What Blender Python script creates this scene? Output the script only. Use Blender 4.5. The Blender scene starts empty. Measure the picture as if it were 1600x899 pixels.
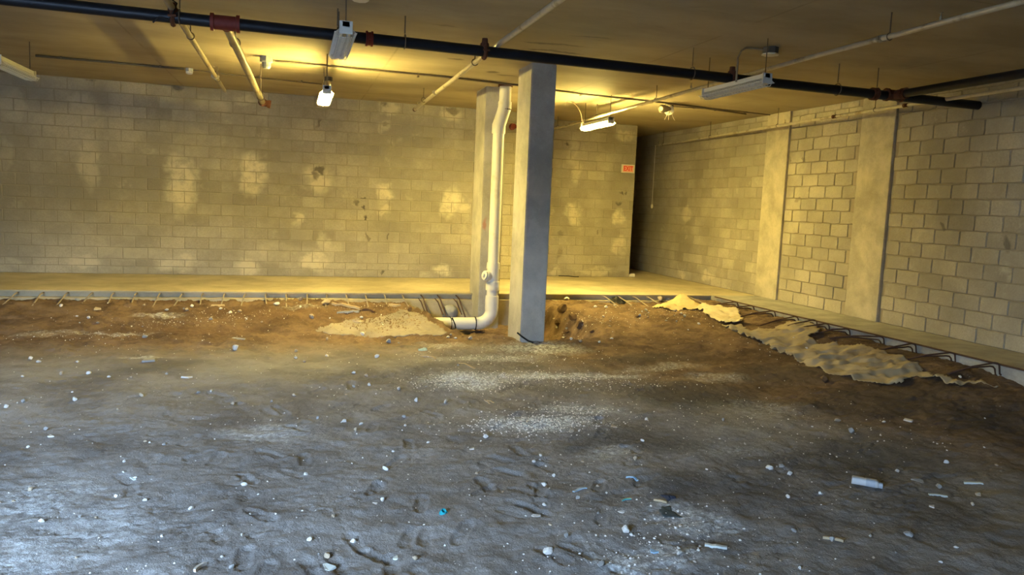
import bpy, bmesh, math, random
import numpy as np
from mathutils import Vector, Matrix

S = bpy.context.scene
COL = S.collection
rnd = random.Random(7)

# ------------------------------------------------------------------ camera
CAM_H = 1.52                                  # above the raised slab (z = 0)
FPX = 1182.19                                 # focal length in pixels of the 1600 px wide frame
R = np.array([[0.9604, 0.0099, 0.2783], [-0.2751, -0.1168, 0.9543], [0.0420, -0.9931, -0.1092]])
q, r_ = np.linalg.qr(R.T); R = (q * np.sign(np.diag(r_))).T
cam = bpy.data.cameras.new('camera'); camo = bpy.data.objects.new('camera', cam); COL.objects.link(camo)
cam.sensor_width = 36; cam.lens = FPX / 1600 * 36; cam.clip_start = .02; cam.clip_end = 200
M3 = R @ np.diag([1., -1., -1.])
camo.matrix_world = Matrix.Translation((0, 0, CAM_H)) @ Matrix(M3.tolist()).to_4x4()
S.camera = camo

# ------------------------------------------------------------------ daylight and exposure
W = bpy.data.worlds.new('daylight'); S.world = W; W.use_nodes = True
bg = W.node_tree.nodes['Background']
bg.inputs['Color'].default_value = (0.50, 0.71, 1.0, 1); bg.inputs['Strength'].default_value = 120.0
OPEN_X0, OPEN_X1, OPEN_Z = -5.3, -1.6, 3.0   # the loading opening behind the camera
pl = bpy.data.lights.new('daylight_portal', 'AREA'); pl.shape = 'RECTANGLE'
pl.size = OPEN_X1 - OPEN_X0; pl.size_y = OPEN_Z + .34; pl.cycles.is_portal = True
po = bpy.data.objects.new('daylight_portal', pl); COL.objects.link(po)
po.location = ((OPEN_X0 + OPEN_X1) / 2, -2.25, (OPEN_Z - .34) / 2); po.rotation_euler = (math.radians(90), 0, 0)
TUBE_COL = (1.0, 0.76, 0.20); TUBE_STRENGTH = 1150.0
vs = S.view_settings
S.display_settings.display_device = 'sRGB'
vs.view_transform = 'Standard'; vs.look = 'None'; vs.gamma = 1; vs.use_curve_mapping = False
vs.exposure = 0.0

# ------------------------------------------------------------------ helpers
C0 = np.array([0, 0, CAM_H])
def ray(px, py): return R @ np.array([px - 800, py - 449.5, FPX])
def onz(px, py, z=0.): d = ray(px, py); return C0 + d * (z - CAM_H) / d[2]
def ony(px, py, y): d = ray(px, py); return C0 + d * y / d[1]
def onx(px, py, x): d = ray(px, py); return C0 + d * x / d[0]

def link(o, parent=None):
    COL.objects.link(o)
    if parent is not None: o.parent = parent
    return o
def tag(o, label=None, cat=None, group=None, kind=None):
    if label: o['label'] = label
    if cat: o['category'] = cat
    if group: o['group'] = group
    if kind: o['kind'] = kind
    return o
def empty(name, loc, label, cat, group=None):
    o = bpy.data.objects.new(name, None); o.location = loc; o.empty_display_size = .1
    link(o); return tag(o, label, cat, group)
def to_mesh(bm, name, mat, smooth=False):
    bmesh.ops.recalc_face_normals(bm, faces=bm.faces[:])
    me = bpy.data.meshes.new(name); bm.to_mesh(me); bm.free()
    if mat: me.materials.append(mat)
    if smooth:
        for p in me.polygons: p.use_smooth = True
        try: me.set_sharp_from_angle(angle=math.radians(40))
        except Exception: pass
    return me
def obj(name, bm, mat, parent=None, smooth=False, loc=None):
    """bm is in world coordinates; the object's origin goes to loc (or its parent's place)"""
    base = Vector(loc) if loc is not None else (Vector(parent.location) if parent is not None else Vector((0, 0, 0)))
    bmesh.ops.translate(bm, verts=bm.verts[:], vec=-base)
    o = bpy.data.objects.new(name, to_mesh(bm, name, mat, smooth))
    if parent is None: o.location = base
    elif loc is not None: o.location = base - Vector(parent.location)
    return link(o, parent)
def box(bm, x0, x1, y0, y1, z0, z1):
    v = [bm.verts.new(p) for p in ((x0,y0,z0),(x1,y0,z0),(x1,y1,z0),(x0,y1,z0),(x0,y0,z1),(x1,y0,z1),(x1,y1,z1),(x0,y1,z1))]
    for f in ((0,3,2,1),(4,5,6,7),(0,1,5,4),(1,2,6,5),(2,3,7,6),(3,0,4,7)): bm.faces.new([v[i] for i in f])
    return bm
def boxes(*bs):
    bm = bmesh.new()
    for b in bs: box(bm, *b)
    return bm
def bevel(bm, w, seg=2):
    bmesh.ops.bevel(bm, geom=bm.edges[:], offset=w, segments=seg, affect='EDGES', profile=.5); return bm
def tube(bm, pts, r, n=10, cap=True):
    pts = [Vector(p) for p in pts]; rs = r if isinstance(r, (list, tuple)) else [r] * len(pts)
    rings = []; up = None
    for i, p in enumerate(pts):
        a = pts[max(0, i - 1)]; b = pts[min(len(pts) - 1, i + 1)]
        t = (b - a)
        t = t.normalized() if t.length > 1e-9 else Vector((0, 0, 1))
        if up is None:
            up = Vector((0, 0, 1)) if abs(t.z) < .9 else Vector((1, 0, 0))
        u = (up - t * up.dot(t)).normalized(); w = t.cross(u); up = u
        rings.append([bm.verts.new(p + (u * math.cos(k * 2 * math.pi / n) + w * math.sin(k * 2 * math.pi / n)) * rs[i]) for k in range(n)])
    for a, b in zip(rings, rings[1:]):
        for k in range(n): bm.faces.new((a[k], a[(k + 1) % n], b[(k + 1) % n], b[k]))
    if cap: bm.faces.new(rings[0]); bm.faces.new(rings[-1][::-1])
    return bm
def T(pts, r, n=10): return tube(bmesh.new(), pts, r, n)
def lathe_along(bm, p0, p1, prof, n=16):
    """profile [(t along p0-p1 in metres, radius)]"""
    p0, p1 = Vector(p0), Vector(p1); d = (p1 - p0).normalized()
    pts = [p0 + d * t for t, _ in prof]
    u = (Vector((0, 0, 1)) if abs(d.z) < .9 else Vector((1, 0, 0))); u = (u - d * u.dot(d)).normalized(); w = d.cross(u)
    rings = [[bm.verts.new(p + (u * math.cos(k*2*math.pi/n) + w * math.sin(k*2*math.pi/n)) * r) for k in range(n)] for p, (_, r) in zip(pts, prof)]
    for a, b in zip(rings, rings[1:]):
        for k in range(n): bm.faces.new((a[k], a[(k+1) % n], b[(k+1) % n], b[k]))
    bm.faces.new(rings[0]); bm.faces.new(rings[-1][::-1])
    return bm
def ring(bm, c, axis, R0, r, n=14, m=6):
    c = Vector(c); d = Vector(axis).normalized()
    u = (Vector((0, 0, 1)) if abs(d.z) < .9 else Vector((1, 0, 0))); u = (u - d * u.dot(d)).normalized(); w = d.cross(u)
    rs = []
    for i in range(n):
        a = 2*math.pi*i/n; rad = u*math.cos(a) + w*math.sin(a)
        rs.append([bm.verts.new(c + rad*(R0 + r*math.cos(2*math.pi*j/m)) + d*(r*math.sin(2*math.pi*j/m))) for j in range(m)])
    for i in range(n):
        a, b = rs[i], rs[(i+1) % n]
        for j in range(m): bm.faces.new((a[j], a[(j+1) % m], b[(j+1) % m], b[j]))
    return bm

# ------------------------------------------------------------------ materials
class NT:
    def __init__(s, name):
        s.m = bpy.data.materials.new(name); s.m.use_nodes = True; s.t = s.m.node_tree
        s.b = s.t.nodes['Principled BSDF']
        s.b.inputs['Specular IOR Level'].default_value = .3
    def n(s, typ, **kw):
        nd = s.t.nodes.new(typ)
        for k, v in kw.items(): setattr(nd, k, v)
        return nd
    def l(s, a, b): s.t.links.new(a, b)
    def setin(s, nd, key, v):
        if isinstance(v, bpy.types.NodeSocket): s.l(v, nd.inputs[key])
        else: nd.inputs[key].default_value = v
    def math(s, op, a, b=0., clamp=False):
        nd = s.n('ShaderNodeMath', operation=op, use_clamp=clamp); s.setin(nd, 0, a); s.setin(nd, 1, b); return nd.outputs[0]
    def noise(s, vec, scale, detail=4., rough=.55, col=False):
        nd = s.n('ShaderNodeTexNoise'); s.l(vec, nd.inputs['Vector']); nd.inputs['Scale'].default_value = scale
        nd.inputs['Detail'].default_value = detail; nd.inputs['Roughness'].default_value = rough
        return nd.outputs['Color' if col else 'Fac']
    def ramp(s, v, a, b, lo=0., hi=1., smooth=True):
        nd = s.n('ShaderNodeMapRange', interpolation_type='SMOOTHSTEP' if smooth else 'LINEAR'); s.l(v, nd.inputs['Value'])
        nd.inputs['From Min'].default_value = a; nd.inputs['From Max'].default_value = b
        nd.inputs['To Min'].default_value = lo; nd.inputs['To Max'].default_value = hi
        return nd.outputs[0]
    def mix(s, f, a, b, typ='MIX'):
        nd = s.n('ShaderNodeMix', data_type='RGBA', blend_type=typ)
        s.setin(nd, 0, f)
        for k, v in ((6, a), (7, b)):
            if isinstance(v, bpy.types.NodeSocket): s.l(v, nd.inputs[k])
            else: nd.inputs[k].default_value = (*v, 1)
        return nd.outputs[2]
    def pos(s): return s.n('ShaderNodeNewGeometry').outputs['Position']
    def scaled(s, vec, sc):
        nd = s.n('ShaderNodeVectorMath', operation='MULTIPLY'); s.l(vec, nd.inputs[0]); nd.inputs[1].default_value = sc; return nd.outputs[0]
    def warp(s, vec, scale, amt):
        nz = s.n('ShaderNodeTexNoise'); s.l(vec, nz.inputs['Vector']); nz.inputs['Scale'].default_value = scale; nz.inputs['Detail'].default_value = 5
        a = s.n('ShaderNodeVectorMath', operation='SUBTRACT'); s.l(nz.outputs['Color'], a.inputs[0]); a.inputs[1].default_value = (.5, .5, .5)
        b = s.n('ShaderNodeVectorMath', operation='MULTIPLY_ADD'); s.l(a.outputs[0], b.inputs[0]); b.inputs[1].default_value = (amt,)*3; s.l(vec, b.inputs[2])
        return b.outputs[0]
    def patches(s, vec, lst, soft=.62):
        """largest of soft ellipses; lst: (centre, radii, strength)"""
        out = None
        for c, r, st in lst:
            a = s.n('ShaderNodeVectorMath', operation='SUBTRACT'); s.l(vec, a.inputs[0]); a.inputs[1].default_value = c
            b = s.n('ShaderNodeVectorMath', operation='DIVIDE'); s.l(a.outputs[0], b.inputs[0]); b.inputs[1].default_value = r
            d = s.n('ShaderNodeVectorMath', operation='LENGTH'); s.l(b.outputs[0], d.inputs[0])
            f = s.ramp(d.outputs['Value'], 1.0, 1.0 - soft, 0., st)
            out = f if out is None else s.math('MAXIMUM', out, f)
        return out
    def bump(s, h, strength=.3, dist=.01):
        nd = s.n('ShaderNodeBump'); s.l(h, nd.inputs['Height']); nd.inputs['Strength'].default_value = strength; nd.inputs['Distance'].default_value = dist
        s.l(nd.outputs[0], s.b.inputs['Normal'])
    def done(s, col, rough=.85, metal=0.):
        if isinstance(col, bpy.types.NodeSocket): s.l(col, s.b.inputs['Base Color'])
        else: s.b.inputs['Base Color'].default_value = (*col, 1)
        s.setin(s.b, 'Roughness', rough); s.b.inputs['Metallic'].default_value = metal
        return s.m

def simple(name, col, rough=.6, metal=0., var=.25, scale=14., bump=.15, dist=.002, dirt=None):
    t = NT(name); p = t.n('ShaderNodeTexCoord').outputs['Object']
    f = t.noise(p, scale, 5)
    c = t.mix(f, tuple(x*(1-var) for x in col), tuple(min(1, x*(1+var)) for x in col))
    if dirt: c = t.mix(t.ramp(t.noise(p, scale*.35, 6, .65), .52, .7), c, dirt)
    if bump: t.bump(t.noise(p, scale*4, 4), bump, dist)
    return t.done(c, rough, metal)

BW = 14.75      # left back wall face
BW2 = 15.5      # right back wall face (behind the columns)
RW = 8.39       # right wall face
CEIL = 3.35
def bp(px, py, rx, ry, st, Y=BW, s=79.):
    p = ony(px, py, Y); return ((p[0], Y, p[2]), (rx / s, 9., ry / s), st)
BACK_PALE = [bp(283,285,27,60,.95), bp(300,265,14,30,.6), bp(396,272,24,38,.95), bp(140,258,19,42,.6), bp(497,278,27,30,.8), bp(600,302,16,24,.95), bp(597,327,14,11,.7),
             bp(705,318,21,30,.95), bp(722,325,16,10,.7), bp(490,408,26,18,.8), bp(464,345,9,16,.7), bp(505,378,16,16,.5), bp(385,418,24,14,.7),
             bp(275,412,34,15,.7), bp(130,411,26,13,.6), bp(130,160,22,18,.45), bp(608,168,24,14,.7), bp(603,198,14,12,.6), bp(706,178,22,15,.7), bp(692,424,22,10,.8),
             bp(12,412,22,12,.4), bp(8,245,14,40,.35), bp(330,165,30,20,.35), bp(380,155,20,10,.5), bp(200,395,60,14,.25), bp(440,395,70,20,.25), bp(135,175,16,14,.4), bp(20,160,18,30,.35)]
BACK_PALE2 = [bp(897,335,19,22,.85,BW2,75), bp(968,340,12,18,.8,BW2,75), bp(968,385,14,20,.8,BW2,75), bp(978,213,26,14,.7,BW2,75), bp(900,270,10,28,.5,BW2,75), bp(930,425,50,9,.5,BW2,75),
              bp(870,425,14,9,.5,BW2,75), bp(895,240,9,30,.35,BW2,75), bp(945,250,20,25,.25,BW2,75)]
BACK_DARK = [bp(502,262,12,9,.8), bp(492,272,7,9,.6), bp(566,340,4,5,.9), bp(567,326,4,4,.8), bp(568,312,4,3,.7), bp(557,318,3,8,.6), bp(600,163,6,6,.6), bp(708,172,14,7,.65), bp(497,195,4,8,.5),
             bp(575,370,3,8,.6), bp(606,372,3,7,.6), bp(596,428,5,4,.7), bp(605,195,8,6,.4), bp(275,132,10,9,.7), bp(135,117,16,9,.5)]
BACK_DARK2 = [bp(884,228,6,5,.8,BW2,75), bp(973,300,4,4,.7,BW2,75), bp(968,318,8,4,.6,BW2,75), bp(980,300,3,5,.6,BW2,75), bp(934,360,3,7,.5,BW2,75), bp(877,365,8,6,.35,BW2,75), bp(875,395,6,10,.35,BW2,75)]

def block_mat(name, pale, dark, base=(.40,.365,.285), pcol=(.66,.60,.44), rough_bump=.35, rand=.22, smear=.35):
    t = NT(name); p = t.pos()
    w = t.warp(p, 3.0, .34); w2 = t.warp(w, 10, .16)
    ri = t.n('ShaderNodeObjectInfo').outputs['Random']
    k = t.math('MULTIPLY_ADD', ri, rand); t.t.nodes[-1].inputs[2].default_value = 1 - rand/2
    big = t.noise(p, .9, 5, .6)
    c = t.mix(t.ramp(big, .35, .68), tuple(x*.74 for x in base), tuple(x*1.12 for x in base))
    c = t.mix(t.ramp(t.noise(p, 42, 3, .7), .3, .75, 0, .45), c, tuple(x*.6 for x in base))
    sc = t.n('ShaderNodeVectorMath', operation='SCALE'); t.l(c, sc.inputs[0]); t.l(k, sc.inputs['Scale']); c = sc.outputs[0]
    # mortar smears
    sm = t.ramp(t.noise(w, 2.6, 6, .7), .58, .72, 0, smear)
    c = t.mix(sm, c, tuple(x*.85 for x in pcol))
    if pale:
        f = t.patches(w2, pale); f = t.math('MULTIPLY', f, t.ramp(t.noise(p, 7, 6, .72), .36, .56, .42, .95))
        c = t.mix(f, c, pcol)
    if dark: c = t.mix(t.patches(w2, dark, .6), c, (.07, .06, .05))
    h = t.math('ADD', t.noise(p, 60, 4, .7), t.math('MULTIPLY', t.noise(p, 11, 4), 1.2))
    t.bump(h, rough_bump, .008)
    return t.done(c, .92)

M = {}
M['block_back'] = block_mat('block_back', BACK_PALE, BACK_DARK)
M['block_back_right'] = block_mat('block_back_right', BACK_PALE2, BACK_DARK2, base=(.38,.345,.27))
def rp(px, py, rx, ry, st):
    p = onx(px, py, RW); return ((RW, p[1], p[2]), (9., rx, ry), st)
M['block_right'] = block_mat('block_right', [rp(1072,335,.35,.2,.8), rp(1065,425,.25,.12,.7), rp(1105,432,.3,.12,.7), rp(1240,330,.25,.7,.35), rp(1245,260,.3,.3,.45), rp(1260,170,.4,.2,.4), rp(1330,170,.3,.1,.5)],
                               [rp(1245,312,.09,.06,.5), rp(1470,355,.06,.06,.7), rp(1566,382,.06,.09,.6), rp(1235,245,.06,.12,.5), rp(1255,250,.05,.1,.5)], base=(.41,.37,.285), rough_bump=.8, rand=.26, smear=.5)
M['mortar'] = simple('mortar', (.30,.26,.19), .95, 0, .3, 6, .5, .01)
M['mortar_back'] = simple('mortar_back', (.34,.305,.225), .95, 0, .35, 3, .4, .008)

def concrete(name, col, scale=1.5, bump=.3, stain=.5, streak=False, red=None):
    t = NT(name); p = t.pos(); w = t.warp(p, 2., .3)
    c = t.mix(t.ramp(t.noise(w, scale, 6, .65), .3, .72), tuple(x*.72 for x in col), tuple(min(1, x*1.15) for x in col))
    c = t.mix(t.ramp(t.noise(t.scaled(w, (2.5, 2.5, .5)) if streak else w, scale*2.2, 7, .7), .55, .72, 0, stain), c, tuple(x*.55 for x in col))
    c = t.mix(t.ramp(t.noise(p, 60, 2, .6), .55, .75, 0, .35), c, tuple(min(1, x*1.35) for x in col))
    if red: c = t.mix(t.patches(t.warp(w, 12, .06), red), c, (.40, .09, .045))
    t.bump(t.math('ADD', t.noise(p, 45, 4, .7), t.noise(p, 7, 3)), bump, .006)
    return t.done(c, .88)
_p = ony(759, 352, 11.85)
M['column'] = concrete('column_concrete', (.46,.44,.39), 1.6, .3, .35, True, [((_p[0], 11.85, _p[2]), (.05, .06, .17), .55)])
M['pilaster'] = concrete('pilaster_concrete', (.47,.42,.31), 2.4, .7, .35)
M['slab'] = concrete('slab_concrete', (.50,.43,.29), 1.1, .15, .25)
M['footing'] = concrete('footing_concrete', (.40,.385,.35), 2.5, .5, .4)
M['spill'] = concrete('spill_concrete', (.27,.235,.195), 2.5, .35, .4)
M['plain_wall'] = concrete('plain_concrete', (.33,.32,.30), 1.0, .3, .4)

# ceiling: smooth cast slab with formwork seams and a few cracks
t = NT('ceiling_concrete'); p = t.pos(); w = t.warp(p, 1.4, .35)
base = (.36, .30, .20)
c = t.mix(t.ramp(t.noise(t.scaled(w, (.5, 1.2, 1)), 1.1, 6, .6), .3, .7), tuple(x*.78 for x in base), tuple(x*1.1 for x in base))
c = t.mix(t.ramp(t.noise(t.scaled(w, (.6, 2.4, 1)), 2.6, 6, .7), .6, .76, 0, .5), c, tuple(x*.5 for x in base))
def cp(px, py, rx, ry, st): q = onz(px, py, CEIL); return ((q[0], q[1], CEIL), (rx, ry, 9.), st)
w2 = t.warp(w, 9, .12)
c = t.mix(t.patches(w2, [cp(845,68,.3,.06,.75), cp(880,70,.35,.05,.6), cp(848,78,.28,.05,.75), cp(880,82,.3,.05,.7), cp(925,58,.25,.04,.5), cp(770,113,.16,.10,.8), cp(715,92,.14,.08,.7), cp(790,118,.2,.08,.6), cp(700,42,.2,.05,.4)], .7), c, (.09, .07, .045))
def seam(vec, axis, at, wd):
    sx = t.n('ShaderNodeSeparateXYZ'); t.l(vec, sx.inputs[0]); d = t.math('ABSOLUTE', t.math('SUBTRACT', sx.outputs[axis], at))
    return t.ramp(d, wd, wd*.3, 0, .35)
sm = None
for ax, at in ((0, -1.9), (0, 1.2), (0, 4.25), (0, 7.1), (1, 9.1), (1, 11.9), (1, 13.6), (1, 5.2)):
    f = seam(t.warp(p, 5, .02), ax, at, .02); sm = f if sm is None else t.math('MAXIMUM', sm, f)
c = t.mix(t.math('MULTIPLY', sm, t.ramp(t.noise(p, 1.3, 2), .4, .6)), c, (.14, .11, .07))
t.bump(t.math('ADD', t.noise(p, 30, 4, .6), t.math('MULTIPLY', sm, -2.)), .15, .006)
M['ceiling'] = t.done(c, .8)

# dirt: grey dust near, red-brown soil towards the trench and the right wall, powder spills
def gp(px, py, rx, ry, st): q = onz(px, py, -.34); return ((q[0], q[1], -.34), (rx, ry, 9.), st)
t = NT('dirt'); p = t.pos(); w = t.warp(p, 1.1, .7); w2 = t.warp(w, 8, .16)
grey = t.mix(t.ramp(t.noise(w, 1.6, 6, .65), .3, .7), (.175, .165, .158), (.325, .312, .30))
brown = t.mix(t.ramp(t.noise(w, 2.2, 6, .7), .3, .7), (.075, .047, .027), (.225, .15, .088))
sep = t.n('ShaderNodeSeparateXYZ'); t.l(w, sep.inputs[0]); X_, Y_ = sep.outputs[0], sep.outputs[1]
fb = t.ramp(Y_, 8.3, 10.2)
e = t.math('ADD', t.math('MULTIPLY', X_, .62), t.math('MULTIPLY', Y_, .42))
fb = t.math('MAXIMUM', fb, t.ramp(e, 4.6, 6.0))
c = t.mix(fb, grey, brown)
c = t.mix(t.patches(w2, [gp(430,505,1.6,.6,.4), gp(300,490,1.2,.6,.5), gp(200,480,.9,.5,.6), gp(560,485,.9,.6,.3), gp(300,520,1.2,.4,.4)], .7), c, (.10, .055, .028))
c = t.mix(t.patches(w2, [gp(990,690,.9,.5,.65), gp(1090,620,1.1,.9,.75), gp(1000,560,1.3,.5,.6), gp(830,545,1.,.35,.45), gp(1080,760,.6,.4,.6), gp(1350,720,1.3,.8,.65), gp(1450,800,1.,.6,.5), gp(1400,635,1.6,.8,.6), gp(1230,590,1.3,.7,.5), gp(1540,660,1.2,.9,.6), gp(1180,760,.5,.5,.4), gp(250,575,1.2,.5,.3)], .8), c, (.055, .052, .05))  # dark dirt patches; the lower-right ones also paint in the shade there
pale = t.patches(w2, [gp(725,596,.62,.42,1.), gp(735,603,.4,.2,1.), gp(850,590,.8,.20,1.), gp(900,640,.5,.35,.8), gp(840,662,.7,.28,1.), gp(930,585,.8,.18,.75), gp(760,560,.9,.35,.55), gp(700,540,.5,.3,.4), gp(830,545,.9,.5,.6),
                      gp(425,675,.5,.35,.5), gp(60,780,.5,.5,.45), gp(150,820,.45,.35,.35), gp(1010,870,.4,.28,.75), gp(1080,815,.28,.28,.7), gp(940,705,.28,.2,.55), gp(1130,700,.6,.3,.3), gp(1110,590,.5,.3,.35),
                      gp(250,508,.5,.12,.55), gp(170,525,.8,.12,.45), gp(90,525,.5,.25,.35), gp(230,563,.4,.08,.5), gp(470,500,.5,.2,.25), gp(1030,575,.9,.25,.35), gp(20,870,.5,.4,.5), gp(1180,640,.7,.5,.25)], .75)
spk = t.ramp(t.noise(p, 26, 4, .75), .42, .62)
ma = t.math('MULTIPLY_ADD', spk, .8); t.t.nodes[-1].inputs[2].default_value = .2
c = t.mix(t.math('MULTIPLY', pale, ma), c, (.80, .84, .86))
vo = t.n('ShaderNodeTexVoronoi'); t.l(p, vo.inputs['Vector']); vo.inputs['Scale'].default_value = 21; vo.inputs['Randomness'].default_value = 1
sel = t.ramp(t.noise(p, 3.1, 3, .6), .5, .7)
c = t.mix(t.math('MULTIPLY', t.ramp(vo.outputs['Distance'], .16, .06), sel), c, (.5, .48, .44))
c = t.mix(t.ramp(t.noise(p, 7, 6, .75), .56, .74, 0, .55), c, (.09, .075, .062))
t.bump(t.math('ADD', t.noise(p, 24, 6, .72), t.math('MULTIPLY', t.noise(p, 90, 3, .7), .5)), .75, .02)
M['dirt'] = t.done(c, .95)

M['blocker_dark'] = simple('blocker_dark', (.06,.06,.062), .8, 0, .2, 1, .1)  # dark colour for the added daylight-blocking wall
M['black_pipe'] = simple('black_steel_pipe', (.012,.014,.020), .38, .25, .4, 6, .1)
M['galv'] = simple('galvanised_pipe', (.33,.285,.20), .42, .35, .25, 9, .1, .002, (.20,.14,.08))
M['galv_light'] = simple('bright_galvanised_pipe', (.50,.45,.34), .4, .3, .25, 9, .1, .002, (.26,.19,.11))
M['thread'] = simple('steel_rod', (.16,.13,.10), .55, .6, .3, 30)
M['red_iron'] = simple('red_iron', (.16,.026,.018), .55, .1, .3, 20)
M['rust'] = simple('rusty_iron', (.11,.045,.025), .85, .2, .5, 40, .5)
M['rebar'] = simple('rebar_steel', (.10,.058,.042), .8, .3, .4, 50, .5)
M['rebar_grey'] = simple('rebar_dusty', (.34,.29,.23), .8, .2, .3, 50, .5)
M['white_metal'] = simple('white_enamel', (.62,.62,.58), .4, 0, .08, 8, 0)
M['tube_off'] = simple('unlit_tube', (.58,.60,.62), .25, 0, .05, 8, 0)
M['grey_box'] = simple('grey_box', (.34,.36,.37), .5, .2, .15, 12, .1)
M['dark_box'] = simple('dark_box', (.10,.09,.075), .6, .2, .2, 12, .1)
M['cream'] = simple('cream_plastic', (.72,.68,.56), .45, 0, .06, 8, 0)
M['pvc'] = simple('white_pvc', (.74,.72,.64), .35, 0, .05, 5, .05, .002, (.55,.48,.35))
M['black_rubber'] = simple('black_rubber', (.012,.012,.013), .6, 0, .3, 20, .2)
M['tarp'] = simple('sheet_paper', (.42,.345,.215), .9, 0, .25, 3, .3, .01, (.24,.17,.09))
M['pale_sheet'] = simple('pale_sheet', (.62,.53,.35), .9, 0, .2, 4, .3, .006, (.45,.35,.2))
M['sand'] = simple('sand', (.56,.44,.23), .95, 0, .25, 10, .5, .01)
M['stone'] = simple('pale_stone', (.70,.68,.64), .9, 0, .2, 20, .5, .004)
M['stone_tan'] = simple('tan_stone', (.44,.36,.26), .9, 0, .25, 20, .5, .004)
M['stone_grey'] = simple('grey_stone', (.33,.33,.32), .9, 0, .25, 20, .5, .004)
M['shard'] = simple('pale_shard', (.56,.62,.60), .55, 0, .12, 10, .2, .002)
M['blue_scrap'] = simple('blue_scrap', (.25,.40,.55), .5, 0, .2, 20, .2)
M['teal'] = simple('teal_plastic', (.02,.30,.36), .35, 0, .3, 12, .1)
M['navy'] = simple('navy_cloth', (.035,.045,.075), .9, 0, .3, 20, .4)
M['green_cloth'] = simple('green_grey_cloth', (.06,.075,.075), .9, 0, .3, 20, .4)
M['wood'] = simple('weathered_wood', (.42,.33,.21), .85, 0, .3, 12, .4)
M['bottle'] = simple('bottle_plastic', (.56,.57,.58), .35, 0, .1, 10, .1)
M['label'] = simple('bottle_label', (.42,.45,.50), .5, 0, .2, 30, .05)
M['red_letters'] = simple('red_letters', (.75,.045,.03), .4, 0, .05, 8, 0)
M['exit_panel'] = simple('exit_panel', (.85,.42,.27), .4, 0, .05, 8, 0)
M['asphalt'] = simple('asphalt', (.075,.075,.078), .9, 0, .3, 5, .4)
t = NT('lit_tube'); t.b.inputs['Emission Color'].default_value = (*TUBE_COL, 1); t.b.inputs['Emission Strength'].default_value = TUBE_STRENGTH
M['tube_on'] = t.done((.9, .9, .85), .3)

# ------------------------------------------------------------------ dirt floor height field
def _h(ix, iy, seed):
    n = (ix.astype(np.int64)*374761393 + iy.astype(np.int64)*668265263 + seed*1442695041) & 0xffffffff
    n = ((n ^ (n >> 13)) * 1274126177) & 0xffffffff
    return ((n ^ (n >> 16)) & 0xffff) / 65535.0
def vnoise(x, y, seed=0):
    ix, iy = np.floor(x), np.floor(y); fx, fy = x - ix, y - iy
    u, v = fx*fx*fx*(fx*(fx*6-15)+10), fy*fy*fy*(fy*(fy*6-15)+10)
    a, b, c, d = _h(ix, iy, seed), _h(ix+1, iy, seed), _h(ix, iy+1, seed), _h(ix+1, iy+1, seed)
    return (a*(1-u)+b*u)*(1-v) + (c*(1-u)+d*u)*v - .5
def fbm(x, y, f, octs, seed=0, gain=.5):
    s = 0; a = 1
    for o in range(octs):
        s = s + a*vnoise(x*f + 17.3*o, y*f - 9.1*o, seed+o); a *= gain; f *= 2.03
    return s
def sstep(x, a, b):
    t_ = np.clip((x-a)/(b-a), 0, 1); return t_*t_*(3-2*t_)
def sd_poly(x, y, poly):
    """signed distance, negative inside"""
    d = np.full(x.shape, 1e9); inside = np.zeros(x.shape, bool); n = len(poly)
    for i in range(n):
        ax, ay = poly[i]; bx, by = poly[(i+1) % n]
        ex, ey = bx-ax, by-ay; L = ex*ex+ey*ey
        tt = np.clip(((x-ax)*ex+(y-ay)*ey)/L, 0, 1)
        d = np.minimum(d, np.hypot(x-ax-tt*ex, y-ay-tt*ey))
        c1 = (ay > y) != (by > y)
        xi = ax + (y-ay)*ex/(ey if abs(ey) > 1e-12 else 1e-12)
        inside ^= c1 & (x < xi)
    return np.where(inside, -d, d)
TRENCH = [(1.72,12.6), (1.80,11.95), (2.12,10.92), (2.36,10.16), (2.80,9.98), (3.2,9.78), (3.75,9.72), (4.32,9.85), (4.40,10.3), (4.28,11.0), (4.12,11.6), (4.05,12.6)]
PRINTS = []
pr = random.Random(3)
for k in range(120):
    yy = 2.6 + 5.2 * pr.random()**1.3; xx = pr.uniform(-.30, .42) * yy + .10*yy
    PRINTS.append((xx, yy, pr.uniform(-.9, .9) + (math.pi if pr.random() < .4 else 0), pr.uniform(.25, .31), pr.uniform(.6, 1.2), pr.random() < .55))
def macro(x, y):
    z = -.34 + 0*x
    rise = sstep(y, 9.3, 11.9)
    left = 1 - sstep(x, 2.2, 3.0)
    z = z + sstep(y, 10.1, 12.1)*.205*left + rise*.22*(1-left)
    z = z + sstep(x, 4.6, 6.8) * (1-rise) * .15 * sstep(y, 4.5, 7.5)
    z = z + .05*np.exp(-(((x-5.6)/1.0)**2 + ((y-10.6)/.8)**2))
    z = z + .105*sstep(x, 6.3, 7.3)*sstep(y, 3, 5)*(1-.6*rise)
    dd = sd_poly(x, y, TRENCH) + .05*fbm(x, y, 2.6, 4, 55)
    depth = .27 + .10*sstep(y, 10.2, 11.2)
    bottom = -.405 - .13*sstep(y, 10.0, 11.2) - .07*sstep(x, 3.3, 3.7) + .05*fbm(x, y, 5, 3, 66)*sstep(x, 3.2, 3.6)
    f = 1 - sstep(dd, -.13, .02)
    k_ = sstep(x, 3.5, 3.9)
    f = f*(1-k_) + k_*(1 - sstep(dd + .10*fbm(x, y, 4, 3, 88), -.26, .05))
    z = z*(1-f) + np.minimum(z, bottom)*f
    return z
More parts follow.
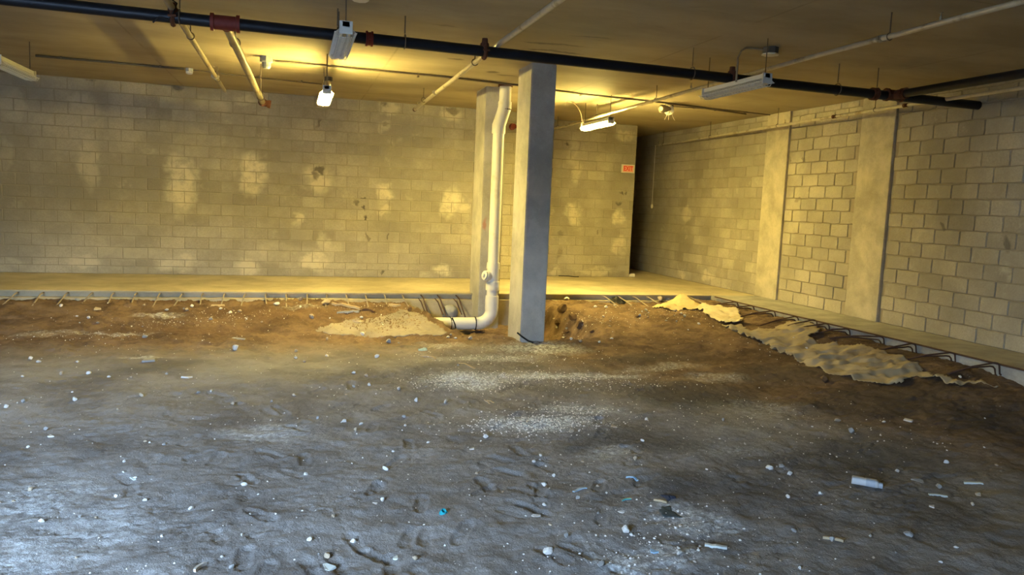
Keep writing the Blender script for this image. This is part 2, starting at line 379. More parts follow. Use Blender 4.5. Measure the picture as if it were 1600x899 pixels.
def detail(x, y):
    far = np.maximum(sstep(y, 8.4, 10.4), .45*sstep(.62*x+.42*y, 4.8, 6.2))
    d = .030*fbm(x, y, .9, 3, 1) + .018*fbm(x*.8+y*.25, y*1.5-x*.4, 2.6, 4, 11, .55) + (.012 + .030*far)*fbm(x, y, 8, 5, 21, .62)
    cr_ = np.abs(fbm(x*.75+y*.35, y*1.7-x*.55, 2.4, 4, 131, .55)); cr2 = np.abs(fbm(x*.8+y*.5, y*1.6-x*.9, 5.5, 3, 151, .5))
    gate = sstep(fbm(x, y, .9, 2, 171), -.12, .2)*(1-far)
    d = d - gate*(.011*np.exp(-(cr_/.022)**2) + .007*np.exp(-(cr2/.03)**2))
    rub = sstep(fbm(x, y, .8, 2, 31), -.05, .25)
    d = d + (.030*far + .004)*rub*np.abs(fbm(x, y, 18, 3, 41, .6))
    return d
FINE = 1.0
xs = np.concatenate([np.arange(-7.2, -2.6, .05), np.arange(-2.6, 4.6, .0135*FINE), np.arange(4.6, 7.44, .022*FINE), [7.50]])
ys = np.concatenate([np.arange(-.6, 2.5, .07), np.arange(2.5, 6.6, .0125*FINE), np.arange(6.6, 12.26, .021*FINE), [12.30]])
GX, GY = np.meshgrid(xs, ys)
GZ = macro(GX, GY) + detail(GX, GY)
for (px_, py_, an, L, dp, tread) in PRINTS:
    ix0, ix1 = np.searchsorted(xs, (px_-.3, px_+.3)); iy0, iy1 = np.searchsorted(ys, (py_-.3, py_+.3))
    if ix1 <= ix0 or iy1 <= iy0: continue
    lx, ly = GX[iy0:iy1, ix0:ix1]-px_, GY[iy0:iy1, ix0:ix1]-py_
    u = lx*math.sin(an) + ly*math.cos(an); v = lx*math.cos(an) - ly*math.sin(an)
    hw = .048 - .010*np.cos(u/L*6.5)
    rr = np.sqrt((u/(L/2))**2 + (v/hw)**2) + .22*fbm(lx+px_, ly+py_, 14, 2, 77)
    dz = -.010*(1-sstep(rr, .80, 1.02)) + .005*np.exp(-((rr-1.12)/.13)**2)
    if tread: dz = dz + -.003*np.sin(u*2*math.pi/.024)*(1-sstep(rr, .75, .95))
    GZ[iy0:iy1, ix0:ix1] += dz*dp
def ground(x, y):
    i = int(np.clip(np.searchsorted(xs, x)-1, 0, len(xs)-2)); j = int(np.clip(np.searchsorted(ys, y)-1, 0, len(ys)-2))
    fx = min(1, max(0, (x-xs[i])/(xs[i+1]-xs[i]))); fy = min(1, max(0, (y-ys[j])/(ys[j+1]-ys[j])))
    return float((GZ[j,i]*(1-fx)+GZ[j,i+1]*fx)*(1-fy) + (GZ[j+1,i]*(1-fx)+GZ[j+1,i+1]*fx)*fy)
def at(px, py):
    """where the sight line of that pixel meets the dirt"""
    d = ray(px, py); d = d/np.linalg.norm(d); t_ = 2.0
    while t_ < 16:
        q_ = C0 + d*t_
        if q_[2] <= ground(q_[0], q_[1]): break
        t_ += .02
    return C0 + d*(t_-.01)
ny, nx = GX.shape
me = bpy.data.meshes.new('floor')
co = np.stack([GX, GY, GZ], -1).reshape(-1, 3).astype(np.float32)
idx = np.arange(ny*nx).reshape(ny, nx)
quads = np.stack([idx[:-1,:-1], idx[:-1,1:], idx[1:,1:], idx[1:,:-1]], -1).reshape(-1, 4).astype(np.int32)
me.vertices.add(len(co)); me.vertices.foreach_set('co', co.ravel())
me.loops.add(quads.size); me.loops.foreach_set('vertex_index', quads.ravel())
me.polygons.add(len(quads)); me.polygons.foreach_set('loop_start', np.arange(0, quads.size, 4, dtype=np.int32))
me.polygons.foreach_set('use_smooth', np.ones(len(quads), bool))
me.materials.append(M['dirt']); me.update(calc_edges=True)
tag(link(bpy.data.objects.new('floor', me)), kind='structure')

# ------------------------------------------------------------------ room shell
def struct(name, bm, mat, **kw): return tag(obj(name, bm, mat, **kw), kind='structure')
struct('ceiling', boxes((-7.4, 8.65, -.8, 18.3, CEIL, CEIL+.3)), M['ceiling'])
struct('underfloor_light_seal', boxes((-7.2, 8.4, -.6, 12.27, -.9, -.72)), M['dirt'])  # unseen box added under the dirt to stop light leaking from below
# raised slab with a keyed edge, footing under it
bm = bmesh.new(); prof = [(18.2,0),(12.30,0),(12.30,-.022),(12.37,-.028),(12.37,-.098),(12.27,-.105),(12.27,-.7),(18.2,-.7)]
ends = [[bm.verts.new((x, y, z)) for y, z in prof] for x in (-7.2, 8.4)]
for i in range(len(prof)): j = (i+1) % len(prof); bm.faces.new((ends[0][i], ends[0][j], ends[1][j], ends[1][i]))
bm.faces.new(ends[0]); bm.faces.new(ends[1][::-1])
slab = struct('floor.001', bm, M['slab'])
tag(slab, 'raised concrete floor slab along the back wall')
struct('trim_1', boxes((7.42, 8.4, -.6, 12.30, -.075, 0), (7.44, 8.4, -.6, 12.27, -.7, -.075)), M['footing'])
struct('wall_left', boxes((-7.4, -7.2, -.8, 18.2, -.7, CEIL)), M['plain_wall'])
struct('wall_front', boxes((-7.2, OPEN_X0, -.8, -.6, -.7, CEIL), (OPEN_X1, 8.4, -.8, -.6, -.7, CEIL), (OPEN_X0, OPEN_X1, -.8, -.6, OPEN_Z, CEIL)), M['plain_wall'])
# unseen recess added behind the camera to narrow the incoming daylight
struct('wall_light_baffle', boxes((OPEN_X0-.2, OPEN_X0, -2.2, -.8, -.7, CEIL), (OPEN_X1, OPEN_X1+.2, -2.2, -.8, -.7, CEIL), (OPEN_X0-.2, OPEN_X1+.2, -2.2, -.8, OPEN_Z, CEIL)), M['plain_wall'])
struct('ground', boxes((-30, 30, -40, -.62, -.6, -.42)), M['asphalt'])
struct('wall_light_blocker', boxes((-25, 20, -17.4, -17, -.42, 4.6)), M['blocker_dark'])      # unseen wall added to keep low daylight off the back wall
struct('wall_corridor', boxes((6.8, 8.6, 18.0, 18.2, 0, CEIL), (7.04, 7.24, BW2+.25, 18.0, 0, CEIL)), M['plain_wall'])

# concrete block walls: a mortar core carrying the blocks one by one
def block_meshes(name, mat, w, h, d, jit, n=5, seed=0):
    rr = random.Random(seed); out = []
    for k in range(n):
        bm = bmesh.new()
        def edge(hw, hh, j, y):
            pts = []
            for (x0, z0), (x1, z1) in (((-hw,-hh),(hw,-hh)), ((hw,-hh),(hw,hh)), ((hw,hh),(-hw,hh)), ((-hw,hh),(-hw,-hh))):
                for s_ in (0, .36, .7): pts.append((x0+(x1-x0)*s_+rr.uniform(-j, j), y, z0+(z1-z0)*s_+rr.uniform(-j, j)))
            return pts
        A = [bm.verts.new(p) for p in edge(w/2, h/2, jit*.5, 0)]
        B = [bm.verts.new((x+rr.uniform(-jit,jit), -d+rr.uniform(0, jit*.5), z+rr.uniform(-jit,jit))) for x, _, z in [(v.co.x*(1-.008/w*2), 0, v.co.z*(1-.008/h*2)) for v in A]]
        for i in range(12): bm.faces.new((A[i], A[(i+1)%12], B[(i+1)%12], B[i]))
        bm.faces.new(B)
        out.append(to_mesh(bm, name, mat))
    return out
def lay_blocks(wall, meshes, halfs, run, courses, place, keep, jit, stuff_mat, step=.406, first=0.):
    """run = (start, end); place(u, z) -> (loc, rotz); keep(u) -> block is a part of its own"""
    rr = random.Random(hash(wall.name) % 1000 + 5); extra = bmesh.new(); nextra = 0
    z = 0.; row = 0
    for ch in courses:
        u = run[0] - (step/2 if row % 2 else 0) + first
        while u < run[1]:
            a, b = max(u, run[0]), min(u+step, run[1]); u += step
            if b-a < .06: continue
            uc, zc = (a+b)/2, z+ch/2
            loc, rz = place(uc, zc)
            m = rr.choice(meshes)
            sx, sz = (b-a-.009)/.397, (ch-.009)/.194
            dj = rr.uniform(-jit, jit)
            Mx = Matrix.Translation(loc) @ Matrix.Rotation(rz, 4, 'Z') @ Matrix.Translation((0, dj, 0)) @ Matrix.Diagonal((sx, 1, sz, 1))
            if keep(uc):
                o = bpy.data.objects.new('block', m); o.matrix_local = Mx; link(o, wall)
            else:
                tmp = m.copy(); tmp.transform(Mx); extra.from_mesh(tmp); bpy.data.meshes.remove(tmp); nextra += 1
        z += ch; row += 1
    if nextra: tag(obj('block_rows', extra, stuff_mat, wall), kind='stuff')
    else: extra.free()
courses_b = [.14, .125] + [.2055]*15
courses_r = [.203]*16 + [.10]
JOG = 4.70
wb = struct('wall_back', boxes((-7.2, JOG, BW+.01, BW+.25, 0, CEIL)), M['mortar_back'])
bmesh_b = block_meshes('block_back', M['block_back'], .397, .194, .009, .0022, 6, 1)
lay_blocks(wb, bmesh_b, None, (-7.2, JOG), courses_b, lambda u, z: ((u, BW+.011, z), 0), lambda u: -2.60 < u < 4.0, .0022, M['block_back'], .406, .24)
wb2 = struct('wall_back.001', boxes((JOG, 7.24, BW2+.01, BW2+.25, 0, CEIL), (JOG-.2, JOG, BW+.25, BW2+.25, 0, CEIL)), M['mortar_back'])
bmesh_b2 = block_meshes('block_back_right', M['block_back_right'], .397, .194, .009, .002, 6, 2)
lay_blocks(wb2, bmesh_b2, None, (JOG, 7.24), courses_b, lambda u, z: ((u, BW2+.011, z), 0), lambda u: True, .0015, M['block_back_right'])
wr = struct('wall_right', boxes((RW+.012, RW+.25, -.6, 18.2, -.75, CEIL)), M['mortar'])
bmesh_r = block_meshes('block_right', M['block_right'], .397, .194, .016, .0055, 8, 3)
PIL = [(11.66, 12.36), (9.19, 9.92)]
def plR(u, z): return ((RW+.012, u, z), -math.pi/2)
far_m = block_meshes('block_right_far', M['block_right'], .397, .194, .010, .002, 6, 4)
lay_blocks(wr, far_m, None, (12.36, 18.0), courses_r, plR, lambda u: u < 15.6, .002, M['block_right'])
lay_blocks(wr, bmesh_r, None, (9.92, 11.66), courses_r, plR, lambda u: True, .006, M['block_right'], .406, .1)
lay_blocks(wr, bmesh_r, None, (3.0, 9.19), courses_r, plR, lambda u: u > 5.9, .005, M['block_right'], .406, .05)
for k, (a, b) in enumerate(PIL):
    bm = bevel(boxes((RW-.035, RW+.03, a+.02, b-.02, 0, CEIL)), .008, 1)
    tag(obj('pilaster', bm, M['pilaster'], wr), None, None, None, 'structure')

# ------------------------------------------------------------------ columns
def column(x0, x1, y0, y1, label):
    bm = boxes((x0, x1, y0, y1, -.75, CEIL))
    bmesh.ops.bevel(bm, geom=[e_ for e_ in bm.edges if abs(e_.verts[0].co.z-e_.verts[1].co.z) > 1], offset=.012, segments=2, affect='EDGES')
    o = struct('column', bm, M['column'], loc=((x0+x1)/2, (y0+y1)/2, -.75))
    o['label'] = label
column(2.945, 3.285, 9.60, 10.22, 'square concrete column standing nearest the camera at the trench')
column(2.90, 3.245, 11.85, 12.52, 'square concrete column behind the white drain pipe at slab edge')

# ------------------------------------------------------------------ sprinkler pipes
def hanger(parent, x, y, z, r, loop=True, axis=(1,0,0)):
    bm = T([(x, y, z+r*1.6), (x, y, CEIL)], .0065, 6)
    h = obj('hanger_rod', bm, M['thread'], parent)
    if loop: obj('hanger_ring', ring(bmesh.new(), (x, y, z+r*.15), axis, r*1.25, .006, 14, 5), M['thread'], parent, True).parent = h
def coupling(parent, c, d, r, mat, L=.07, name='coupling'):
    c, d = Vector(c), Vector(d).normalized()
    bm = lathe_along(bmesh.new(), c-d*L/2, c+d*L/2, [(0, r*1.02), (0, r*1.35), (L*.25, r*1.35), (L*.3, r*1.18), (L*.7, r*1.18), (L*.75, r*1.35), (L, r*1.35), (L, r*1.02)], 16)
    u = Vector((0, 0, 1)); w = d.cross(u).normalized()
    for s_ in (-1, 1):
        p_ = c + w*s_*r*1.45
        box(bm, p_.x-.012, p_.x+.012, p_.y-.012, p_.y+.012, p_.z-.02, p_.z+.02)
    return obj(name, bm, mat, parent, True)
def sprinkler(parent, p, up=1):
    p = Vector(p); bm = lathe_along(bmesh.new(), p, p+Vector((0,0,up)), [(0,.012),(.03,.012),(.03,.006),(.06,.005),(.06,.018),(.064,.018)], 10)
    obj('sprinkler_head', bm, M['galv'], parent, True)
MY = 7.85
def mz(x): return 3.122 - (x+2.5)*.0092
MR = .056
mp = empty('sprinkler_main', (2.2, MY, mz(2.2)), 'long black steel sprinkler main running across under the ceiling', 'pipe')
obj('pipe', T([(-7.15, MY, mz(-7.15)), (RW-.01, MY, mz(RW))], MR, 18), M['black_pipe'], mp, True)
XM = lambda px, py: float(ony(px, py, MY)[0])
for px_, py_ in ((577, 62), (1365, 152)): coupling(mp, (XM(px_, py_), MY, mz(XM(px_, py_))), (1, 0, 0), MR, M['red_iron'] if px_ < 900 else M['rust'])
xt = XM(352, 38)
bm = lathe_along(bmesh.new(), (xt-.13, MY, mz(xt)), (xt+.13, MY, mz(xt)), [(0,.06),(0,.082),(.03,.082),(.035,.068),(.225,.068),(.23,.082),(.26,.082),(.26,.06)], 18)
lathe_along(bm, (xt, MY+.02, mz(xt)), (xt, MY+.14, mz(xt)), [(0,.06),(.09,.052),(.12,.056)], 16)
obj('tee', bm, M['red_iron'], mp, True)
for px_, py_ in ((634, 24), (527, 17), (1077, 77), (293, 8)):
    x = float(onz(px_, py_, CEIL)[0]); hanger(mp, x, MY, mz(x), MR)
hanger(mp, XM(1367, 150)+.02, MY, mz(7), MR); hanger(mp, XM(1308, 142), MY, mz(6.4), MR)
def mech_tee(parent, x, r2):
    bm = ring(bmesh.new(), (x, MY, mz(x)), (1,0,0), MR+.012, .022, 16, 6)
    lathe_along(bm, (x, MY, mz(x)+.03), (x, MY, mz(x)+.13), [(0,.05),(.05,.045),(.055,.035),(.10,.03)], 12)
    for s_ in (-1, 1): tube(bm, [(x-.035, MY+s_*.085, mz(x)), (x+.035, MY+s_*.085, mz(x))], .012, 8)
    obj('mechanical_tee', bm, M['rust'], parent, True)

def branch(name, label, pts, r, mat, n=14):
    o = empty(name, pts[0], label, 'pipe'); obj('pipe', T(pts, r, n), mat, o, True); return o
# A: thin branch over the main, left
a0, a1 = (-1.085, 3.0, 3.19), (-1.10, 13.45, 3.16)
xa = -1.09
A = branch('sprinkler_branch', 'thin grey branch pipe hanging free, leftmost of the branches over the main', [a0, (-1.095, 8.2, 3.185), a1], .03, M['galv'])
mech_tee(mp, xa, .03)
obj('end_cap', T([(a1[0], a1[1]-.06, a1[2]), (a1[0], a1[1]+.01, a1[2])], .036, 12), M['galv'], A, True)
hanger(A, -1.095, 12.2, 3.165, .03, True, (0,1,0)); hanger(A, -1.09, 9.1, 3.18, .03, True, (0,1,0)); sprinkler(A, (-1.097, 11.6, 3.19))
coupling(A, (-1.097, 11.9, 3.165), (0,1,0), .03, M['galv'], .05)
obj('wire_tie', tube(bmesh.new(), [(-1.25, MY-.07, 3.03), (-1.2, MY-.07, 3.09), (-1.12, MY-.075, 3.07), (-1.08, MY-.08, 3.13), (-1.05, MY-.04, 3.23), (-1.09, MY, 3.26), (-1.14, MY-.05, 3.33)], .007, 6), M['black_rubber'], A)
# B: thick branch from the red tee
b1 = ony(410, 160, 12.2)
B = branch('sprinkler_branch.001', 'thick grey branch pipe leaving the dark red tee on the main', [(xt, MY+.10, mz(xt)), (xt+(b1[0]-xt)*.5, (MY+.1+b1[1])/2, (mz(xt)+b1[2])/2), tuple(b1)], .043, M['galv'])
ed = Vector(b1)
bm = bmesh.new(); lathe_along(bm, ed-Vector((0,.05,0)), ed+Vector((0,.07,0)), [(0,.05),(0,.062),(.04,.062),(.05,.052),(.12,.055)], 14); lathe_along(bm, ed+Vector((0,.03,-.0)), ed+Vector((.12,.03,-.02)), [(0,.05),(.08,.05),(.08,.06),(.12,.06)], 14)
obj('end_elbow', bm, M['rust'], B, True)
hanger(B, float(b1[0]), 11.6, float(b1[2])+.01, .043, True, (0,1,0)); hb = onz(405, 80, CEIL); hanger(B, xt+.02, 8.8, mz(xt)-.01, .043, True, (0,1,0))
# C: branch over the main left of the front column
Cb = branch('sprinkler_branch.002', 'grey branch pipe over the main just left of the front column', [(2.03, 3.0, 3.155), (2.02, 8.0, 3.155), (2.09, 13.95, 3.15)], .029, M['galv_light'])
mech_tee(mp, XM(757, 83), .03)
for y in (8.92, 12.6, 5.2): hanger(Cb, 2.03, y, 3.155, .029, True, (0,1,0))
coupling(Cb, (2.05, 11.6, 3.155), (0,1,0), .029, M['galv'], .05); sprinkler(Cb, (2.03, 8.7, 3.18)); sprinkler(Cb, (2.085, 13.6, 3.18))
obj('end_cap', T([(2.089, 13.9, 3.15), (2.091, 13.97, 3.15)], .036, 12), M['rust'], Cb, True)
# D: branch over the main, right
Db = branch('sprinkler_branch.003', 'long slim grey branch pipe over the main above the lit right lamp', [(5.08, 2.0, 3.14), (5.06, 7.0, 3.14), (5.20, 15.3, 3.115)], .024, M['galv_light'])
mech_tee(mp, XM(1143, 127), .03)
for y in (5.75, 10.4, 12.8, 15.0): hanger(Db, 5.07 + max(0, y-7)*.017, y, 3.135, .024, True, (0,1,0))
sprinkler(Db, (5.07, 5.2, 3.16)); sprinkler(Db, (5.085, 9.3, 3.16)); sprinkler(Db, (5.19, 14.6, 3.14)); coupling(Db, (5.068, 5.85, 3.14), (0,1,0), .024, M['galv'], .05)
# E: thick dark branch towards the camera on the right
zE = 3.045; e0 = onz(1378, 152, zE); e1 = onz(1600, 112, zE)
Eb = branch('sprinkler_branch.004', 'thick dark cross main leaving the black main at the right', [(e0[0], MY, zE), (e0[0]-.02, 5.0, zE), (e0[0]-.05, .2, zE)], .05, M['black_pipe'], 16)
coupling(Eb, (e0[0], MY-.17, zE), (0,1,0), .05, M['rust'])
coupling(Eb, (e0[0]-.01, 6.0, zE), (0,1,0), .05, M['black_pipe'])
bm = lathe_along(bmesh.new(), (e0[0]-.12, MY, zE), (e0[0]+.12, MY, zE), [(0,.058),(0,.078),(.03,.078),(.035,.066),(.205,.066),(.21,.078),(.24,.078),(.24,.058)], 16); lathe_along(bm, (e0[0], MY, zE), (e0[0], MY-.15, zE), [(0,.06),(.15,.058)], 14)
obj('tee', bm, M['rust'], mp, True)
hanger(Eb, e0[0]-.02, 4.6, zE, .05, True, (0,1,0))
# F: slim pipe along the right wall
f0, f1, f2 = onz(1600, 137, 3.05), onz(1367, 172, 3.05), onz(1030, 227, 3.045)
fd = (f0-f1)/(f1[1]-f0[1])
Fs = tuple(f1 + fd*(f1[1]-2.5))
Fb = branch('wall_pipe', 'slim grey pipe running below the ceiling along the right block wall', [Fs, tuple(f1), tuple(f2)], .024, M['galv_light'])
for s_ in (0., .33, .66, .97):
    q = f1 + (f2-f1)*s_; hanger(Fb, q[0], q[1], q[2], .021, True, (0,1,0))
for s_ in (.12, .3, .62): q = f1 + (f2-f1)*s_; sprinkler(Fb, (q[0], q[1], q[2]+.015)); 
q = f1+(f2-f1)*.12; coupling(Fb, tuple(q), (0,1,0), .021, M['rust'], .09); q = f1+(f0-f1)*.25; coupling(Fb, tuple(q), (0,1,0), .021, M['rust'], .08)
q = f2; obj('drop_stub', T([tuple(q), (q[0], q[1], q[2]+.09)], .02, 8), M['galv'], Fb, True)
# hanging cord at the corridor end
q = ony(1024, 232, f2[1]+.05); q2 = ony(1021, 322, f2[1]+.05)
cord = empty('hanging_cord', (q[0], q[1], q[2]), 'thin pale cord hanging beside the dark corridor opening', 'cord')
obj('cord', T([(q[0], q[1], f2[2]), (q[0], q[1], q2[2])], .007, 6), M['cream'], cord)
obj('weight', lathe_along(bmesh.new(), (q[0], q[1], q2[2]+.04), (q[0], q[1], q2[2]-.06), [(0,.01),(.02,.028),(.07,.03),(.1,.012)], 10), M['cream'], cord, True)
obj('bracket', T([(q[0], q[1], q[2]-.22), (q[0]+.18, q[1], q[2]-.23)], .012, 6), M['galv'], cord)

# ------------------------------------------------------------------ conduits and ceiling boxes
def conduit(label, pts, r=.011, mat='thread', name='conduit', straps=0):
    o = empty(name, pts[0], label, 'conduit'); obj('tubing', T(pts, r, 8), M[mat], o, True)
    a, b = Vector(pts[0]), Vector(pts[-1])
    for k in range(straps):
        c_ = a + (b-a)*((k+.5)/straps); obj('strap', boxes((c_.x-.012, c_.x+.012, c_.y-.035, c_.y+.035, c_.z-.004, CEIL-.001)), M['thread'], o)
    return o
Z1 = CEIL-.021
conduit('long ceiling conduit from grey detector box past the columns to the right', [(-.30, 11.12, Z1), (2.14, 11.18, Z1), (3.2, 11.34, Z1), (4.5, 11.68, Z1), (6.1, 11.85, Z1), (7.9, 12.35, Z1)], .015, 'thread', 'conduit', 6)
conduit('ceiling conduit along the dim left end of the back wall', [(-3.54, 12.5, Z1), (-2.6, 12.52, Z1), (-1.6, 12.58, Z1)], .016, 'dark_box', 'conduit', 3)
conduit('ceiling conduit behind the two left branch pipes', [(-1.48, 12.6, Z1), (-.6, 12.85, Z1), (.42, 12.98, Z1)], .010, 'thread', 'conduit', 3)
conduit('short ceiling conduit leading from cage lamp to the corridor', [(6.25, 12.2, Z1), (7.3, 12.05, Z1), (8.3, 12.2, Z1)], .010, 'thread', 'conduit', 2)
def jbox(name, label, x, y, w, h, mat, cat='box'):
    o = empty(name, (x, y, CEIL), label, cat)
    bm = bmesh.new(); lathe_along(bm, (x, y, CEIL), (x, y, CEIL-h), [(0, w*.5), (h*.85, w*.5), (h, w*.44)], 8)
    obj('body', bm, M[mat], o); return o
o = jbox('junction_box', 'dark octagonal ceiling box above the unlit right lamp', 5.02, 7.46, .17, .07, 'dark_box')
obj('cover', lathe_along(bmesh.new(), (5.02, 7.46, CEIL-.07), (5.02, 7.46, CEIL-.085), [(0,.095),(.012,.095),(.015,.08)], 8), M['cream'], o)
obj('flexible_conduit', T([(4.98,7.5,3.325)] + [tuple(ony(px_, py_, 7.55)) for px_, py_ in ((1180,76),(1166,75),(1158,80),(1153,90),(1152,103),(1151,118),(1150,128))], .011, 8), M['galv'], o, True)
o = jbox('junction_box.001', 'pale ceiling box at the top frame edge above the left unlit lamp', .56, 7.22, .16, .06, 'cream')
o = jbox('smoke_detector', 'blue-grey ceiling box with a stepped lower body left of lit lamp', -.37, 10.95, .17, .08, 'grey_box')
obj('lower_body', lathe_along(bmesh.new(), (-.37,10.95,CEIL-.08), (-.37,10.95,CEIL-.16), [(0,.06),(.055,.058),(.08,.04)], 12), M['grey_box'], o)
obj('connector', T([(-.35,10.95,CEIL-.13), (-.31,11.06,CEIL-.05), (-.27,11.11,Z1)], .014, 8), M['galv'], o, True)
o = jbox('junction_box.002', 'small pale ceiling box at the end of left conduit', -1.53, 12.6, .11, .05, 'grey_box')
obj('cover', lathe_along(bmesh.new(), (-1.53,12.6,CEIL-.05), (-1.53,12.6,CEIL-.09), [(0,.05),(.03,.048),(.04,.03)], 10), M['cream'], o)
o = jbox('emergency_light', 'caged emergency light with dangling wires beside the long conduit', 6.22, 12.1, .15, .06, 'dark_box', 'lamp')
obj('lamp_head', lathe_along(bmesh.new(), (6.22,12.1,CEIL-.06), (6.12,11.9,CEIL-.17), [(0,.04),(.03,.06),(.1,.085),(.14,.085),(.15,.05)], 14), M['cream'], o, True)
obj('lamp_head', lathe_along(bmesh.new(), (6.20,12.0,CEIL-.09), (5.85,11.75,CEIL-.14), [(0,.03),(.06,.03),(.18,.06),(.32,.07),(.36,.04)], 12), M['galv'], o, True)
for dx in (-.03, .0, .05): obj('wire', T([(6.12+dx,11.9,CEIL-.15), (6.11+dx*1.4,11.88,CEIL-.23), (6.10+dx*2.4,11.86,CEIL-.30)], .004, 5), M['cream'], o)
o = jbox('junction_box.003', 'small open wired ceiling box directly above the lit left lamp', .50, 12.3, .12, .06, 'dark_box')

# ------------------------------------------------------------------ strip lamps
def lamp(label, x, y0, z, L, lit, rods=(0.04, .96)):
    y1 = y0+L; o = empty('strip_lamp', (x, (y0+y1)/2, z), label, 'lamp')
    obj('channel', bevel(boxes((x-.033, x+.033, y0, y1, z-.005, z+.045)), .004, 1), M['white_metal'], o)
    bm = bmesh.new()
    for s_ in (-1, 1):
        def plate(u0, u1, ya, yb):          # piece of the sloped wing, u along its slope
            def P(u, y_, t_): return (x+s_*(.032+u*.058+t_*.6), y_, z-.002-u*.048+t_)
            a = [bm.verts.new(P(u, y_, t_)) for u, y_, t_ in ((u0,ya,0),(u1,ya,0),(u1,yb,0),(u0,yb,0),(u0,ya,.002),(u1,ya,.002),(u1,yb,.002),(u0,yb,.002))]
            for f in ((0,3,2,1),(4,5,6,7),(0,1,5,4),(1,2,6,5),(2,3,7,6),(3,0,4,7)): bm.faces.new([a[i] for i in f])
        plate(0, .2, y0+.01, y1-.01); plate(.78, 1, y0+.01, y1-.01)
        k = y0+.01
        while k < y1-.03: plate(.2, .78, k, k+.014); k += .0405       # bars between the uplight slots
    obj('reflector', bm, M['white_metal'], o)
    for s_ in (-1, 1): obj('tube', T([(x+s_*.032, y0+.025, z-.036), (x+s_*.032, y1-.025, z-.036)], .018, 10), M['tube_on' if lit else 'tube_off'], o, True)
    for y, e_ in ((y0, 'a'), (y1-.02, 'b')):
        obj('end_plate', boxes((x-.055, x+.055, y, y+.02, z-.06, z+.047)), M['white_metal'] if not lit else M['white_metal'], o)
    bm = bmesh.new()
    k = y0+.06
    while k < y1-.03:
        tube(bm, [(x-.092, k, z-.045), (x-.075, k, z-.075), (x, k, z-.083), (x+.075, k, z-.075), (x+.092, k, z-.045)], .0032, 5); k += .058
    for dx, dz in ((-.092,-.045), (-.05,-.079), (0,-.084), (.05,-.079), (.092,-.045)): tube(bm, [(x+dx, y0+.01, z+dz), (x+dx, y1-.01, z+dz)], .0032, 5)
    obj('wire_guard', bm, M['white_metal'], o)
    for f in rods:
        obj('hanger_rod', T([(x, y0+L*f, z+.04), (x, y0+L*f, CEIL)], .006, 6), M['thread'], o)
    return o
lamp('unlit strip lamp hanging end-on in front of the black main', .415, 6.80, 2.965, 1.22, False)
LB = lamp('brightly lit strip lamp hanging end-on before the back wall', .40, 10.3, 2.90, 1.22, True)
q = Vector((.42, 10.36, 2.95)); obj('wiring', T([(.5, 12.28, CEIL-.06), (.50, 11.6, 3.10), (.46, 10.9, 3.06), (.42, 10.4, 2.95)], .012, 6), M['cream'], LB, True)
LC = lamp('brightly lit strip lamp right of the front column', 4.94, 11.6, 2.95, 1.22, True)
obj('flexible_conduit', T([(4.7, 12.75, CEIL-.012)] + [tuple(ony(px_, py_, 12.75)) for px_, py_ in ((885,157),(895,160),(903,168),(908,178),(911,193))], .012, 8), M['galv'], LC, True)
lamp('unlit strip lamp with slotted sides below the main at right', 4.735, 7.05, 2.945, 1.25, False)
lamp('pale unlit strip lamp at the left picture edge', -3.31, 10.25, 2.94, 1.25, False)

# ------------------------------------------------------------------ exit sign
p = ony(980, 264, BW2); ex = empty('exit_sign', (p[0], BW2-.002, p[2]), 'small red and cream exit sign near the end of the back wall', 'sign')
x, z = float(p[0]), float(p[2])
obj('housing', bevel(boxes((x-.155, x+.155, BW2-.055, BW2-.002, z-.092, z+.092)), .008, 2), M['cream'], ex)
obj('panel', boxes((x-.125, x+.125, BW2-.058, BW2-.052, z-.07, z+.07)), M['exit_panel'], ex)
fc = bpy.data.curves.new('letters', 'FONT'); fc.body = 'EXIT'; fc.size = .15; fc.align_x = 'CENTER'; fc.align_y = 'CENTER'; fc.extrude = .002; fc.offset = .003
fo = bpy.data.objects.new('tmp_text', fc); COL.objects.link(fo)
bpy.context.view_layer.update()
lm = bpy.data.meshes.new_from_object(fo.evaluated_get(bpy.context.evaluated_depsgraph_get())); bpy.data.objects.remove(fo)
lm.materials.clear(); lm.materials.append(M['red_letters']); lm.name = 'letters'
lo = bpy.data.objects.new('letters', lm); link(lo, ex); lo.location = (0, -.058, 0); lo.rotation_euler = (math.pi/2, 0, 0); lo.scale = (.72, .95, 1)

# small things on the slab and the far wall
q = onz(985, 433, 0.0); lt = empty('crumpled_cup', (q[0], q[1], 0), 'small crumpled white cup on the slab at the corridor corner', 'cup')
bm = lathe_along(bmesh.new(), (q[0]-.06, q[1], .035), (q[0]+.07, q[1]-.03, .042), [(0,.028),(.01,.032),(.07,.036),(.13,.044),(.145,.044)], 10)
for v in bm.verts: v.co.z = max(.001, v.co.z + rnd.uniform(-.006, .006))
obj('cup_body', bm, M['cream'], lt)
q = onz(858, 430, .01); q2 = onz(905, 433, .01)
cbl = empty('slab_cable', (q[0], q[1], 0), 'thin dark cable lying on the slab along the back wall', 'cable')
obj('cable', T([(q[0]+(q2[0]-q[0])*k/6, q[1]+(q2[1]-q[1])*k/6+.05*math.sin(k*2.2), .012) for k in range(7)], .009, 6), M['black_rubber'], cbl, True)
q = ony(801, 198, BW-.08); rf = empty('wall_fitting', (q[0], BW-.08, q[2]), 'dark red pipe fitting on the back wall, seen between the columns', 'fitting')
obj('elbow', lathe_along(bmesh.new(), (q[0], BW, q[2]), (q[0], BW-.16, q[2]), [(0,.05),(.03,.065),(.06,.065),(.07,.055),(.16,.055)], 12), M['red_iron'], rf, True)
obj('stub', T([(q[0], BW-.10, q[2]), (q[0]+.45, BW-.10, q[2]+.02)], .035, 12), M['red_iron'], rf, True)
